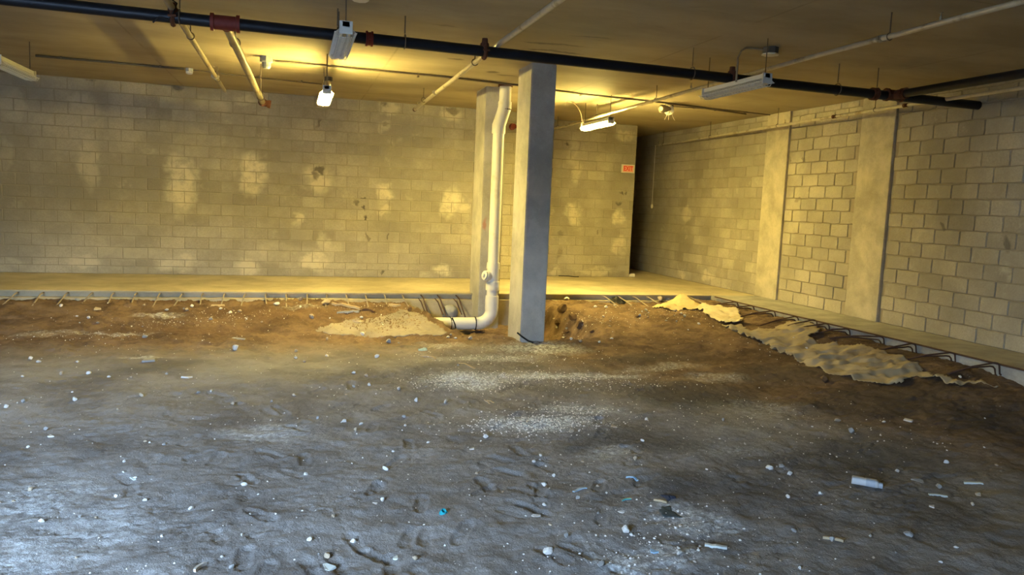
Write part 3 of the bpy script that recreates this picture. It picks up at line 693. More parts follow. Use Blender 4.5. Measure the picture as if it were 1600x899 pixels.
# ------------------------------------------------------------------ white drain pipe
PY = 11.55
def pp(px_, py_, Y=PY): return tuple(float(v) for v in ony(px_, py_, Y))
dr = empty('drain_pipe', pp(768, 500), 'big white plastic drain pipe dropping by the back column into trench', 'pipe')
top = pp(790, 135); top = (top[0], PY, CEIL)
e1_, e2_, low, b0 = (top[0], PY, 3.06), (3.045, PY, 2.80), (3.045, PY, -.12), None
obj('upper_pipe', T([top, (top[0], PY, 2.98)], .092, 18), M['pvc'], dr, True)
obj('offset_elbow', T([(top[0], PY, 3.09), (top[0], PY, 3.0), (top[0]-.02, PY, 2.93), (3.07, PY, 2.80), (3.045, PY, 2.73), (3.045, PY, 2.60)], [.104,.104,.102,.102,.104,.104], 18), M['pvc'], dr, True)
obj('lower_pipe', T([(3.045, PY, 2.62), (3.045, PY, -.10)], .088, 18), M['pvc'], dr, True)
obj('seal_ring', ring(bmesh.new(), (top[0], PY, 2.975), (0,0,1), .096, .010), M['black_rubber'], dr, True)
obj('ceiling_collar', T([(top[0], PY, CEIL-.03), (top[0], PY, CEIL-.002)], .115, 18), M['rust'], dr, True)
zc_ = float(ony(771, 432, PY)[2])
bm = lathe_along(bmesh.new(), (3.045, PY, zc_+.22), (3.045, PY, zc_-.22), [(0,.102),(.10,.106),(.10,.094),(.30,.094),(.30,.108),(.44,.108)], 18)
lathe_along(bm, (3.045, PY, zc_-.02), (2.90, PY-.06, zc_+.02), [(0,.07),(.10,.07),(.10,.082),(.15,.082)], 16)
obj('cleanout_tee', bm, M['pvc'], dr, True)
obj('cleanout_plug', lathe_along(bmesh.new(), (2.905, PY-.058, zc_+.018), (2.85, PY-.08, zc_+.03), [(0,.07),(.02,.072),(.025,.03),(.05,.028)], 12), M['pvc'], dr, True)
for z0, h in ((-.02, .08), (-.28+.15, .05)): obj('coupling', lathe_along(bmesh.new(), (3.045,PY,z0+h), (3.045,PY,z0-h), [(0,.104),(h,.107),(2*h,.104)], 18), M['pvc'], dr, True)
zb = -.385; pts = []
for k in range(9):
    a = math.pi/2*k/8; pts.append((3.045-.22+.22*math.cos(a), PY, zb+.22-.22*math.sin(a)))
obj('sweep_elbow', T([(3.045, PY, -.10)]+pts, .101, 18), M['pvc'], dr, True)
obj('lower_run', T([(2.84, PY, zb), (1.55, PY-.02, zb)], .098, 18), M['pvc'], dr, True)
for px_ in (742,): x = float(ony(px_, 507, PY)[0]); obj('seal_ring', ring(bmesh.new(), (x, PY, zb), (1,0,0), .102, .009), M['black_rubber'], dr, True)
x = float(ony(703, 507, PY)[0])
obj('strap', tube(ring(bmesh.new(), (x, PY, zb), (1,.1,0), .102, .008), [(x+.02, PY-.06, zb+.1), (x+.06, PY-.11, zb), (x+.07, PY-.11, zb-.06), (x+.02, PY-.12, zb-.11)], .012, 6), M['black_rubber'], dr, True)
obj('strap', T([(x+.06, PY-.11, zb-.07), (x+.14, PY-.14, zb-.13), (x+.3, PY-.16, zb-.14)], .012, 6), M['black_rubber'], dr, True)
# grey round drain stub against the slab
q = ony(705, 486, 12.1)
stub = empty('round_footing_lump', (q[0], 12.12, q[2]), 'rounded grey concrete lump against the slab footing in trench', 'lump')
bm = bmesh.new(); bmesh.ops.create_icosphere(bm, subdivisions=3, radius=.13)
for v in bm.verts: v.co = Vector((v.co.x*1.05, v.co.y*.9, v.co.z*1.0)) * (1+.12*(rnd.random()-.5))
bmesh.ops.translate(bm, verts=bm.verts[:], vec=(q[0]-.02, 12.13, q[2]-.03)); obj('lump', bm, M['stone_grey'], stub, True)

# black cable at the foot of the front column
g1 = at(802, 522); 
cb = empty('black_cable', (2.95, 9.52, -.3), 'black cable end leaning on the foot of front column', 'cable')
obj('cable', T([tuple(ony(808, 520, 9.58)), tuple(ony(815, 526, 9.56)), tuple(ony(825, 533, 9.54)), tuple(ony(833, 536, 9.52))], .011, 8), M['black_rubber'], cb, True)

# ------------------------------------------------------------------ rebar
ORD = ['first','second','third','fourth','fifth','sixth','seventh','eighth','ninth','tenth','eleventh','twelfth','thirteenth','fourteenth','fifteenth','sixteenth','seventeenth','eighteenth','nineteenth','twentieth','twenty-first','twenty-second','twenty-third','twenty-fourth']
tops = [25,65,104,142,176,212,249,284,316,350,382,415,447,480,510,541,571,601,629]
for k, px_ in enumerate(tops):
    x = float(ony(px_, 459, 12.27)[0])
    L = .55 + .12*((k*7) % 5)/5; jx = ((k*5) % 7 - 3)*.012
    gz = ground(x+jx, 12.27-L)
    o = empty('rebar_dowel', (x, 12.30, -.04), f'short rebar dowel slanting out of the back slab edge, {ORD[k]} from the left', 'rebar', 'dowels along the back slab edge')
    obj('bar', T([(x, 12.36, -.035), (x, 12.2, -.05), (x+jx, 12.27-L, gz-.02)], .010, 7), M['rebar_grey'], o, True)
for k, px_ in enumerate((659, 685, 714)):
    x = float(ony(px_, 462, 12.27)[0])
    o = empty('rebar_dowel', (x, 12.30, -.04), f'rusty rebar dowel bent down into the trench, {ORD[k]} from the left', 'rebar', 'dowels over the trench')
    obj('bar', T([(x, 12.36, -.04), (x+.01, 12.15, -.07), (x+.05, 11.85, -.3), (x+.08, 11.75, -.5)], .011, 7), M['rebar'], o, True)
    obj('bar', T([(x-.04, 12.36, -.10), (x-.03, 12.14, -.12), (x+.02, 11.95, -.30)], .010, 7), M['rebar'], o, True)
for k, px_ in enumerate((945, 967, 991, 1012, 1079)):
    x = float(ony(px_, 464, 12.27)[0]); gz = ground(x+.05, 11.75)
    o = empty('rebar_dowel', (x, 12.30, -.04), f'rebar dowel slanting into the brown mound right of columns, {ORD[k]} from the left', 'rebar', 'dowels over the mound')
    obj('bar', T([(x, 12.36, -.03), (x+.01, 12.2, -.045), (x+.05, 11.75, gz-.01)], .010, 7), M['rebar_grey'], o, True)
hooks = [((1482,585),(1555,567)), ((1407,565),(1486,551)), ((1367,542),(1425,537)), ((1296,529),(1375,526)), ((1280,521),(1322,514)), ((1260,509),(1290,506)), ((1245,502),(1271,500)), ((1212,497),(1242,495)), ((1178,487),(1206,486)), ((1145,477),(1173,478)), ((1122,471),(1148,472))]
for k, (i_, t_) in enumerate(hooks):
    tp = onx(*t_, 7.34); tp[2] = min(tp[2], .05); inn = at(*i_)
    if inn[0] > tp[0]-.25 or abs(inn[1]-tp[1]) > .7: inn = np.array([tp[0]-.55, tp[1]+.1, 0])
    inn[2] = ground(inn[0], inn[1])+.005
    y = float(tp[1]); z = float(tp[2])
    o = empty('rebar_hook', (7.44, y, -.05), f'pair of bent rebar hooks at the right kerb, {ORD[k]} from the camera', 'rebar', 'hooked rebar along the right kerb')
    for dy, dz in ((0, 0), (.05, -.05)):
        obj('hooked_bar', T([(inn[0], inn[1]+dy*.4, inn[2]), ((inn[0]+7.34)/2, (inn[1]+y)/2+dy, (inn[2]+z+dz)/2+.02), (7.33, y+dy, z+dz), (7.375, y+dy, z+dz-.008), (7.40, y+dy, z+dz-.03), (7.42, y+dy, -.10+dz*.4), (7.50, y+dy, -.13+dz*.4)], .0095, 7), M['rebar'], o, True)
o = empty('edge_rebar', (7.35, 8.5, .0), 'long straight rusty rebar laid along the right kerb edge', 'rebar')
obj('bar', T([(7.40, 4.2, .004), (7.40, 7.5, .012), (7.36, 10.0, .004), (7.38, 12.1, .0)], .011, 8), M['rebar'], o, True)
o = empty('loose_rebar', tuple(at(880, 488)), 'thin pale rod lying down the side of the brown pit', 'rebar')
a_ = ony(872, 477, 12.0); b_ = at(898, 494)
obj('rod', T([tuple(a_), tuple((a_+b_)/2 + np.array([0,0,.03])), (b_[0], b_[1], b_[2]+.01)], .011, 7), M['wood'], o, True)

# ------------------------------------------------------------------ sheets, spill, heap
def drape(name, label, cat, poly_px, mat, step, off, amp, freq, seed, thick=.004, aniso=(1,1), lift=None, sinkable=0):
    pts = [at(*q_) for q_ in poly_px]; P2 = [(float(q_[0]), float(q_[1])) for q_ in pts]
    x0, x1 = min(q_[0] for q_ in P2), max(q_[0] for q_ in P2); y0, y1 = min(q_[1] for q_ in P2), max(q_[1] for q_ in P2)
    gx, gy = np.arange(x0, x1, step), np.arange(y0, y1, step); A, Bm = np.meshgrid(gx, gy)
    sd = sd_poly(A, Bm, P2) + .06*fbm(A, Bm, 5, 3, seed+9)
    wr_ = fbm(A*aniso[0]+.25*Bm, Bm*aniso[1], freq, 4, seed, .55)
    ridge = (.5-np.abs(wr_))*2
    bm = bmesh.new(); V = {}
    for j in range(A.shape[0]):
        for i in range(A.shape[1]):
            if sd[j, i] < 0:
                z_ = ground(A[j,i], Bm[j,i]) + off + amp*max(sinkable, ridge[j,i]-.45*(sinkable < 0))
                if lift: z_ += lift(A[j,i], Bm[j,i], sd[j,i])
                V[j, i] = bm.verts.new((A[j,i], Bm[j,i], z_))
    for (j, i) in list(V):
        k4 = [(j,i),(j,i+1),(j+1,i+1),(j+1,i)]
        if all(k_ in V for k_ in k4): bm.faces.new([V[k_] for k_ in k4])
    for v in [v for v in bm.verts if not v.link_faces]: bm.verts.remove(v)
    bmesh.ops.recalc_face_normals(bm, faces=bm.faces[:])
    c_ = (sum(q_[0] for q_ in P2)/len(P2), sum(q_[1] for q_ in P2)/len(P2)); c_ = (c_[0], c_[1], ground(*c_))
    o = obj(name, bm, mat, None, False, c_)
    for q_ in o.data.polygons: q_.use_smooth = True
    if thick: md = o.modifiers.new('thickness', 'SOLIDIFY'); md.thickness = thick; md.offset = 1
    return tag(o, label, cat)
drape('concrete_spill', 'smooth grey-brown concrete crust on dirt left of the trench', 'concrete',
      [(490,515),(520,505),(570,498),(610,488),(630,483),(648,486),(672,500),(690,512),(704,523),(690,526),(600,526),(530,524)], M['spill'], .03, .002, .006, 1.2, 91, .012)
drape('tarp', 'large crumpled tan sheet spread over soil beside the right kerb', 'sheet',
      [(1128,508),(1164,513),(1172,522),(1210,517),(1234,506),(1275,513),(1282,522),(1260,532),(1300,540),(1350,545),(1420,566),(1470,590),(1500,598),(1560,611),(1500,606),(1445,594),(1428,590),(1410,604),(1372,602),(1330,593),(1290,584),(1255,570),(1215,550),(1175,532),(1150,522)],
      M['tarp'], .022, .022, .080, 2.2, 61, .004, (.7, 1.5), None, -.22)
drape('paper_sheet', 'flat pale sheet lying on the mound beside the sand heap', 'sheet',
      [(1084,481),(1098,478),(1155,489),(1163,510),(1140,510),(1124,508),(1104,496)], M['pale_sheet'], .024, .035, .03, 1.6, 71, .004)
hc = onz(1064, 480, -.14)
def heap(x, y, s_): return .15*math.exp(-(((x-hc[0])/.16)**2 + ((y-hc[1])/.22)**2)) + .05*max(0, min(1, -s_/.15))
drape('sand_heap', 'small pointed heap of pale sand on the mound by the slab', 'sand',
      [(1018,481),(1040,476),(1060,475),(1085,475),(1102,478),(1092,484),(1066,485),(1040,485)], M['sand'], .028, .0, .03, 3, 81, 0, (1,1), heap)

# ------------------------------------------------------------------ stones, shards and litter
def rock_mesh(name, mat, seed, flat=.6, sub=2, rough=.28):
    rr = random.Random(seed); bm = bmesh.new(); bmesh.ops.create_icosphere(bm, subdivisions=sub, radius=.5)
    planes = [(Vector((rr.uniform(-1,1), rr.uniform(-1,1), rr.uniform(-1,1))).normalized(), rr.uniform(.20, .40)) for _ in range(11)]
    for v in bm.verts:
        for n_, d_ in planes:
            k = v.co.dot(n_)-d_
            if k > 0: v.co -= n_*k*.97
        v.co *= 1 + rough*.25*(rr.random()-.5)
        v.co.z *= flat
    return to_mesh(bm, name, mat)
def shard_mesh(name, mat, seed, th=.10):
    rr = random.Random(seed); n = rr.randint(5, 8); bm = bmesh.new()
    an = sorted(rr.uniform(0, 2*math.pi) for _ in range(n))
    ps = [(math.cos(a)*rr.uniform(.34,.52), math.sin(a)*rr.uniform(.28,.5)) for a in an]
    lo_ = [bm.verts.new((x_, y_, 0)) for x_, y_ in ps]; hi_ = [bm.verts.new((x_*.92, y_*.92, th+rr.uniform(-.03,.03))) for x_, y_ in ps]
    bm.faces.new(lo_[::-1]); bm.faces.new(hi_)
    for i in range(n): bm.faces.new((lo_[i], lo_[(i+1)%n], hi_[(i+1)%n], hi_[i]))
    return to_mesh(bm, name, mat)
ROCK = {m: [rock_mesh('stone', M[m], s_, f_) for s_, f_ in ((1,.7),(2,.55),(3,.8),(4,.6),(5,.5))] for m in ('stone','stone_tan','stone_grey')}
SHARD = {m: [shard_mesh('shard', M[m], s_) for s_ in (1,2,3,4)] for m in ('shard','stone','stone_tan','stone_grey','blue_scrap')}
def pxm(p): return float(np.dot(R.T[2], np.asarray(p)-C0))/FPX        # metres per pixel there
sr = random.Random(11)
def put(name, mesh, px_, py_, wpx, label, cat, group=None, sy=1., rot=None, sink=.12, tilt=.25, hz=1.):
    p_ = at(px_, py_); s_ = wpx*pxm(p_)
    o = bpy.data.objects.new(name, mesh); link(o)
    o.scale = (s_, s_*sy, s_*hz); o.rotation_euler = (sr.uniform(-tilt, tilt), sr.uniform(-tilt, tilt), sr.uniform(0, 6.28) if rot is None else rot)
    zmin = min(v.co.z for v in mesh.vertices)*s_*hz
    gz = ground(p_[0], p_[1])
    o.location = (p_[0], p_[1], gz - zmin*(1-sink) - .002)
    return tag(o, label, cat, group)
NAMED = [  # px, py, width px, kind, mesh material, label
 (72,672,13,'r','stone_grey','half-buried grey stone behind the paler flat stone, far left front dirt'),
 (80,682,15,'s','stone','pale flat stone just below a half-buried grey stone, far left'),
 (208,748,16,'s','shard','pale greenish flat shard on smooth dirt at left front'),
 (382,759,12,'r','stone','white stone at the upper right of the left tread prints'),
 (297,798,13,'r','stone','round white stone between two curved print edges, left front'),
 (64,817,14,'r','stone','pale stone in the bright dusty lower left corner'),
 (601,735,13,'r','stone','upright white stone standing alone in the front centre dirt'),
 (597,783,10,'r','stone','small upright pale stone beside a triangular chip'),
 (586,786,11,'s','stone','triangular pale chip beside a small upright stone'),
 (483,844,13,'r','stone','pale stone left of the larger pale stone, low front centre'),
 (551,848,16,'r','stone','rounded pale stone low in the front centre'),
 (510,871,18,'r','stone_tan','tan-grey stone just above the large teal-white shard'),
 (512,888,27,'s','shard','large teal-white shard at the bottom picture edge'),
 (620,873,17,'s','shard','teal-white shard right of the large bottom shard'),
 (649,873,17,'r','stone_tan','tan stone pressed into a dark print by the teal-white shard'),
 (759,684,14,'r','stone','lumpy white stone just under the central blue-white powder spill'),
 (738,701,13,'s','stone','flat white chip below the central powder spill at left'),
 (959,666,15,'s','stone_tan','flat tan stone on dark dirt right of the powder spill'),
 (892,676,13,'r','stone_tan','tan stone at the lower right end of powder spill'),
 (850,757,15,'r','stone','elongated white stone lying diagonally, centre front'),
 (838,806,17,'s','stone','flat white chip on smooth front dirt, right of teal cap'),
 (971,800,17,'s','stone','curled white scrap-like chip left of the dark cloth'),
 (978,830,18,'r','stone','lumpy pale stone below the curled white chip'),
 (858,864,22,'r','stone','broad pale stone near bottom edge, right of centre'),
 (938,886,22,'r','stone_grey','broad grey-white stone at the bottom edge, right of centre'),
 (1022,861,20,'s','blue_scrap','flat blue-grey shard in the lower right rubble'),
 (1061,866,13,'r','stone','pointed pale stone right of the flat blue-grey shard'),
 (1419,658,19,'s','stone','flat pale stone alone on the dark brown soil at right'),
 (1203,734,14,'r','stone','pale stone, left of a close trio at right'),
 (1222,730,15,'r','stone_grey','grey stone, middle of a close trio at right'),
 (1234,742,14,'r','stone','whitish stone, right of a close trio at right'),
 (1230,778,12,'r','stone','white angular stone below the close trio at right'),
 (1434,753,25,'s','stone_grey','flat grey stone right of the plastic bottle'),
 (1458,792,16,'s','stone','pale flat stone in the dark dirt below right of bottle'),
 (1419,837,19,'r','stone_grey','grey stone in the dark lower right corner'),
 (1467,762,14,'r','stone_grey','broken grey chip above the pale strips at far right'),
 (372,531,27,'s','stone_grey','broad flat blue-grey slab of concrete at left middle'),
 (367,547,13,'r','stone','small white stone below the flat blue-grey slab'),
 (292,590,21,'s','stone','flat white stone at left middle distance'),
 (230,565,30,'s','stone_grey','long flat grey flake at left middle distance'),
 (341,479,26,'s','stone_tan','flat tan slab by the dowels at the back edge'),
 (150,484,22,'s','stone_tan','flat tan slab on reddish soil at far left back'),
 (560,502,21,'s','stone_tan','flat tan stone at the upper edge of the concrete crust'),
 (487,497,14,'r','stone_tan','tan stone left of the concrete crust'),
 (507,476,19,'r','stone_tan','large tan stone by the back dowels at left of boards'),
 (616,478,23,'s','stone_tan','flat tan slab beside the trench top at the dowels'),
 (1241,832,11,'r','stone_grey','small grey stone below the bright chips at lower right'),
 (1299,846,12,'r','stone_grey','dull grey stone beside a broken stick, lower right'),
 (892,531,9,'r','stone','small white stone on the pit floor right of front column'),
 (907,535,11,'r','stone_tan','small tan stone at the front lip of right pit'),
]
for k, (px_, py_, w_, kd, mt, lb) in enumerate(NAMED):
    if kd == 'r': put('stone', ROCK[mt][k % 5], px_, py_, w_, lb, 'stone', None, sr.uniform(.7, 1.))
    else: put('flat_stone', SHARD[mt][k % 4], px_, py_, w_, lb, 'stone', None, sr.uniform(.75, 1.1), None, 0., .06, 1.)
M['clod'] = simple('soil_clod', (.13,.083,.045), .95, 0, .35, 12, .8, .01)
CLOD = [rock_mesh('soil_clod', M['clod'], s_, f_, 2, .9) for s_, f_ in ((31,.8),(32,.65),(33,.75))]
for k, (px_, py_, w_, lb) in enumerate(((878,487,20,'brown soil clod at the top of right pit beside front column'), (893,499,24,'large squared brown soil clod halfway down the right pit bank'), (872,505,18,'brown soil clod against the right side of front column'),
        (905,512,18,'brown soil clod low on the right pit bank'), (885,521,13,'small brown soil clod near the floor of right pit'), (925,520,15,'brown soil clod at the right foot of the pit bank'),
        (640,487,12,'dark soil clod at the left lip of the trench'), (1290,596,20,'brown soil clod just under the crumpled sheet edge'), (995,496,11,'small dark soil clod on top of the brown mound'))):
    put('soil_clod', CLOD[k % 3], px_, py_, w_, lb, 'clod', None, sr.uniform(.7, .95), None, .3)
# small chips nobody could tell apart, by patch of ground
LAND = [('teal cap',691,802), ('plastic bottle',1352,760), ('navy cloth scrap',1045,778), ('curved pale blue strip',1119,855), ('front column foot',830,538), ('large teal-white shard',512,888),
        ('broad flat blue-grey slab',372,531), ('long flat grey flake',230,565), ('upright white stone',601,735), ('pale greenish shard',208,748), ('round white stone',297,798), ('black plastic bag',963,471),
        ('sand heap',1064,476), ('long weathered board',541,481), ('raised hem of the crumpled sheet',1410,604), ('pale stone in the lower left corner',64,817), ('flat pale stone on brown soil',1419,658),
        ('crossed splinters',763,628), ('light blue scrap',661,547), ('exposed drain pipe',700,507), ('tan slab by the dowels',341,479), ('tan slab at far left',150,484), ('long white chip',850,757), ('close trio of stones',1222,733),
        ('greenish strip at far right',1521,756), ('flat white stone',292,590), ('loose pale rod',885,487), ('far end of the flat pale sheet',1160,508), ('broken stick',1302,845), ('narrow blue strip',988,749)]
ORD2 = ['nearest','second nearest','third nearest','fourth nearest','fifth nearest','sixth nearest','seventh nearest','eighth nearest','ninth nearest','tenth nearest','eleventh nearest','twelfth nearest','thirteenth nearest','fourteenth nearest','fifteenth nearest','sixteenth nearest']
CHIPS = []
def chips(pts, lb, grp):
    for k, (px_, py_, w_) in enumerate(pts):
        m = ('stone','stone','stone_tan','stone_grey')[k % 4]
        o = put('stone_chip', ROCK[m][k % 5], px_, py_, w_, lb, 'stone', grp, sr.uniform(.6, 1.))
        nm, lx, ly = min(LAND, key=lambda q_: math.hypot(q_[1]-px_, (q_[2]-py_)*1.6))
        side = ('right of' if px_ > lx else 'left of') if abs(px_-lx) > abs(py_-ly)*1.3 else ('in front of' if py_ > ly else 'behind')
        CHIPS.append((o, nm, side, math.hypot(lx-px_, ly-py_), {'stone':'pale','stone_tan':'tan','stone_grey':'grey'}[m]))
def label_chips():
    seen = {}
    for o, nm, side, d_, colr in sorted(CHIPS, key=lambda c_: c_[3]):
        k = seen[colr, nm, side] = seen.get((colr, nm, side), -1) + 1
        o['label'] = f'{colr} chip {side} the {nm}, {ORD2[min(k, 15)]} to it'
cr = random.Random(5)
def scatter(n, x0, x1, y0, y1, w0, w1):
    return [(cr.uniform(x0, x1), cr.uniform(y0, y1), w0+(w1-w0)*cr.random()**2) for _ in range(n)]
chips([(44,699,8),(227,784,9),(47,766,10),(363,888,13),(347,870,9),(181,776,11),(150,810,6),(125,808,6),(195,722,9),(210,748,8),(227,690,8),(257,696,8)] + scatter(8, 10, 400, 690, 890, 4, 8), 'small pale stone chip on the dusty front dirt at left', 'chips on the left front dirt')
chips([(537,660,12),(564,663,9),(555,674,9),(632,653,9),(633,666,9),(478,742,10),(521,809,9),(496,655,7),(614,706,6),(668,692,7),(745,740,8)] + scatter(7, 420, 800, 640, 880, 4, 8), 'small pale stone chip on the front centre dirt', 'chips on the front centre dirt')
chips([(1010,657,10),(1003,690,8),(992,719,10),(902,780,11),(851,790,10),(986,837,10),(1068,848,10),(885,841,12),(835,722,9),(845,712,9),(910,722,8),(935,803,8),(866,745,9),(1060,800,8),(1064,823,9)] + scatter(14, 820, 1180, 650, 880, 4, 9), 'small pale stone chip on the dark front dirt right of centre', 'chips right of centre')
chips([(1402,737,10),(1520,790,10),(1528,775,10),(1360,838,9),(1495,857,10),(1282,772,10),(1308,659,12),(1331,677,13),(1478,724,12),(1380,660,7),(1365,873,8),(1400,865,7),(1250,890,8),(1470,880,8)] + scatter(7, 1200, 1590, 650, 880, 4, 8), 'small dull stone chip in the dark dirt at lower right', 'chips at lower right')
chips([(48,562,11),(60,567,9),(95,586,9),(226,527,10),(36,589,7),(10,637,12),(220,620,12),(37,629,9),(138,585,10),(121,566,8),(363,632,10),(310,615,8),(117,627,10),(170,590,7),(205,590,7),(260,585,8),(330,612,9)] + scatter(12, 5, 400, 520, 640, 3, 6), 'small pale stone chip on the left middle dirt', 'chips on the left middle dirt')
chips([(565,497,8),(567,524,12),(511,531,7),(462,550,9),(462,560,9),(511,557,9),(475,566,8),(607,536,10),(588,559,11),(552,584,9),(572,588,10),(552,605,8),(577,603,8),(624,609,11),(460,619,10),(424,629,10),(696,630,13),(650,627,10)] + scatter(11, 405, 780, 535, 640, 3, 6), 'small pale stone chip on the middle dirt before the trench', 'chips before the trench')
chips([(459,466,9),(432,477,11),(470,470,8),(448,468,7),(345,483,8),(360,490,9),(375,487,8),(330,500,7),(300,480,9),(260,485,8),(225,478,8),(120,470,9),(95,480,8)] + scatter(30, 60, 620, 473, 512, 3, 8), 'small tan rubble chip on reddish soil along the back slab', 'rubble along the back slab')
chips([(1092,507,8),(1000,494,8),(1032,471,12),(1043,470,9),(884,469,12),(1064,490,7),(1055,487,8),(1070,496,7),(930,480,7),(960,478,7),(985,478,7),(1010,486,8)] + scatter(24, 880, 1130, 474, 520, 3, 7), 'small tan rubble chip on the brown mound right of columns', 'rubble on the brown mound')
chips([(700,528,8),(712,530,7),(735,531,9),(705,524,6),(880,528,6),(870,512,6),(866,500,7),(885,515,6),(937,536,7),(955,530,7)], 'small rubble chip on the floor or lip of the trench', 'rubble in the trench')
chips([(1360,562,9),(1390,570,8),(1420,576,9),(1350,575,8),(1260,545,8),(1240,530,8),(1185,515,7),(1300,555,7),(1500,590,8),(1530,597,7)], 'small tan lump lying on the crumpled sheet by the kerb', 'lumps on the crumpled sheet')

label_chips()

# strips, sticks and boards
def strip(name, label, cat, a, b, wpx, mat, th=.006, bow=.01):
    pa, pb = at(*a), at(*b); w_ = max(.006, wpx*pxm((pa+pb)/2)*1.3)
    d_ = Vector(pb-pa); d_.z = 0; L = d_.length; d_.normalize(); n_ = Vector((-d_.y, d_.x, 0)); bm = bmesh.new(); rows = []
    for k in range(7):
        s_ = k/6; c_ = Vector(pa) + d_*L*s_ + n_*bow*math.sin(s_*3.1); z_ = max(ground(c_.x+n_.x*u_, c_.y+n_.y*u_) for u_ in (-w_/2, 0, w_/2))
        wk = w_*(.8 + .2*math.sin(s_*math.pi)); up_ = .002
        rows.append([bm.verts.new((c_.x+n_.x*u_, c_.y+n_.y*u_, z_+h_)) for u_, h_ in ((-wk/2, -.004), (wk/2, -.004), (wk/2*.9, th), (-wk/2*.9, th))])
    for r0, r1 in zip(rows, rows[1:]):
        for i in range(4): bm.faces.new((r0[i], r0[(i+1)%4], r1[(i+1)%4], r1[i]))
    bm.faces.new(rows[0]); bm.faces.new(rows[-1][::-1])
    return tag(obj(name, bm, M[mat], None, False, tuple(pa)), label, cat)
strip('plastic_strip', 'curved pale blue plastic strip in the lower right rubble', 'strip', (1101,853), (1136,858), 6, 'shard', .012, -.02)
strip('plastic_strip', 'narrow blue strip lying right of centre in the litter', 'strip', (979,746), (998,752), 4, 'blue_scrap', .008)
strip('plastic_strip', 'dull blue-grey strip left of the narrow blue strip', 'strip', (896,769), (916,764), 4, 'blue_scrap', .006)
strip('plastic_strip', 'short teal strip above the curled white chip', 'strip', (972,784), (986,781), 3, 'teal', .006)
strip('wood_stick', 'pale stick lying over the navy cloth scrap', 'stick', (1022,782), (1042,787), 3, 'wood', .012)
strip('wood_stick', 'broken stick among dull stones at lower right', 'stick', (1286,841), (1318,848), 4, 'wood', .014)
strip('plastic_strip', 'long pale strip below the grey chip at far right', 'strip', (1451,774), (1480,777), 4, 'shard', .008)
strip('plastic_strip', 'greenish strip at the far right edge of the dark dirt', 'strip', (1506,755), (1536,757), 5, 'shard', .008)
strip('wood_stick', 'white stick at the bottom left front, by the tread prints', 'stick', (304,895), (322,882), 4, 'stone', .012)
strip('wood_stick', 'thin twig on the dirt left of the blue-white powder', 'stick', (657,557), (681,562), 3, 'wood', .01, .03)
strip('wood_stick', 'thin straight twig lying across the blue-white powder', 'stick', (717,568), (742,577), 2, 'wood', .008)
strip('wood_stick', 'left one of two crossed splinters under the powder spill', 'stick', (757,625), (765,632), 2, 'wood', .008)
strip('wood_stick', 'right one of two crossed splinters under the powder spill', 'stick', (761,626), (772,630), 2, 'wood', .008)
strip('board', 'long weathered board on rubble below the back dowels', 'board', (519,476), (563,486), 4, 'wood', .03)
strip('board', 'short grey board lying just below the long board', 'board', (527,490), (561,489), 4, 'stone_grey', .025)
strip('board', 'short dark plank fragment at right of the long board', 'board', (566,486), (585,489), 3, 'rebar', .02)

# cloth scraps and bags
def rag(name, label, px_, py_, w_, mat, seed, hz=.35):
    p_ = at(px_, py_); s_ = w_*pxm(p_); rr = random.Random(seed); bm = bmesh.new(); n = 12; V = []
    for j in range(n+1):
        V.append([])
        for i in range(n+1):
            u, v_ = i/n-.5, j/n-.5
            edge = 1 + .16*math.sin(3*math.atan2(v_, u)+seed) + .10*math.sin(7*math.atan2(v_, u)+2*seed)
            x_, y_ = u*s_*edge, v_*s_*1.3*edge
            z_ = ground(p_[0]+x_, p_[1]+y_) + .004 + hz*s_*max(0, .16-math.hypot(u, v_)**2*.5)*(.6+.8*float(fbm(np.array([u*4.]), np.array([v_*4.]), 1.5, 3, seed)[0]+.5))
            V[-1].append(bm.verts.new((p_[0]+x_, p_[1]+y_, z_)))
    for j in range(n):
        for i in range(n): bm.faces.new((V[j][i], V[j][i+1], V[j+1][i+1], V[j+1][i]))
    o = obj(name, bm, M[mat], None, True, tuple(p_)); md = o.modifiers.new('thickness', 'SOLIDIFY'); md.thickness = .004; md.offset = 1
    return tag(o, label, 'cloth')
rag('cloth_scrap', 'crumpled navy cloth scrap right of centre on the dirt', 1045, 778, 16, 'navy', 2, .9)
rag('cloth_scrap', 'flat dark green-grey cloth scrap below the navy scrap', 1044, 802, 24, 'green_cloth', 4, .3)
rag('plastic_scrap', 'crumpled light blue scrap on the dirt before the trench', 661, 547, 12, 'blue_scrap', 6, .9)['category'] = 'scrap'
rag('plastic_bag', 'black plastic bag lying by the slab edge on the mound', 963, 471, 24, 'black_rubber', 8, 1.6)['category'] = 'bag'
rag('plastic_bag', 'small dark bundle left of the black plastic bag', 937, 468, 11, 'navy', 9, 2.6)['category'] = 'bag'
# teal cap
p_ = at(691, 802); s_ = 11*pxm(p_)
cap = empty('bottle_cap', (p_[0], p_[1], ground(p_[0], p_[1])), 'small teal plastic cap lying in the front centre dirt', 'cap')
bm = bmesh.new(); g_ = ground(p_[0], p_[1])
lathe_along(bm, (p_[0], p_[1], g_-.004), (p_[0]+.01, p_[1]-.02, g_+.03), [(0, s_*.48), (.022, s_*.46), (.03, s_*.40), (.03, s_*.34), (.012, s_*.3)], 14); obj('cap_body', bm, M['teal'], cap, True)
obj('cap_tab', boxes((p_[0]+s_*.3, p_[0]+s_*.75, p_[1]-s_*.15, p_[1]+s_*.1, g_+.003, g_+.010)), M['teal'], cap)
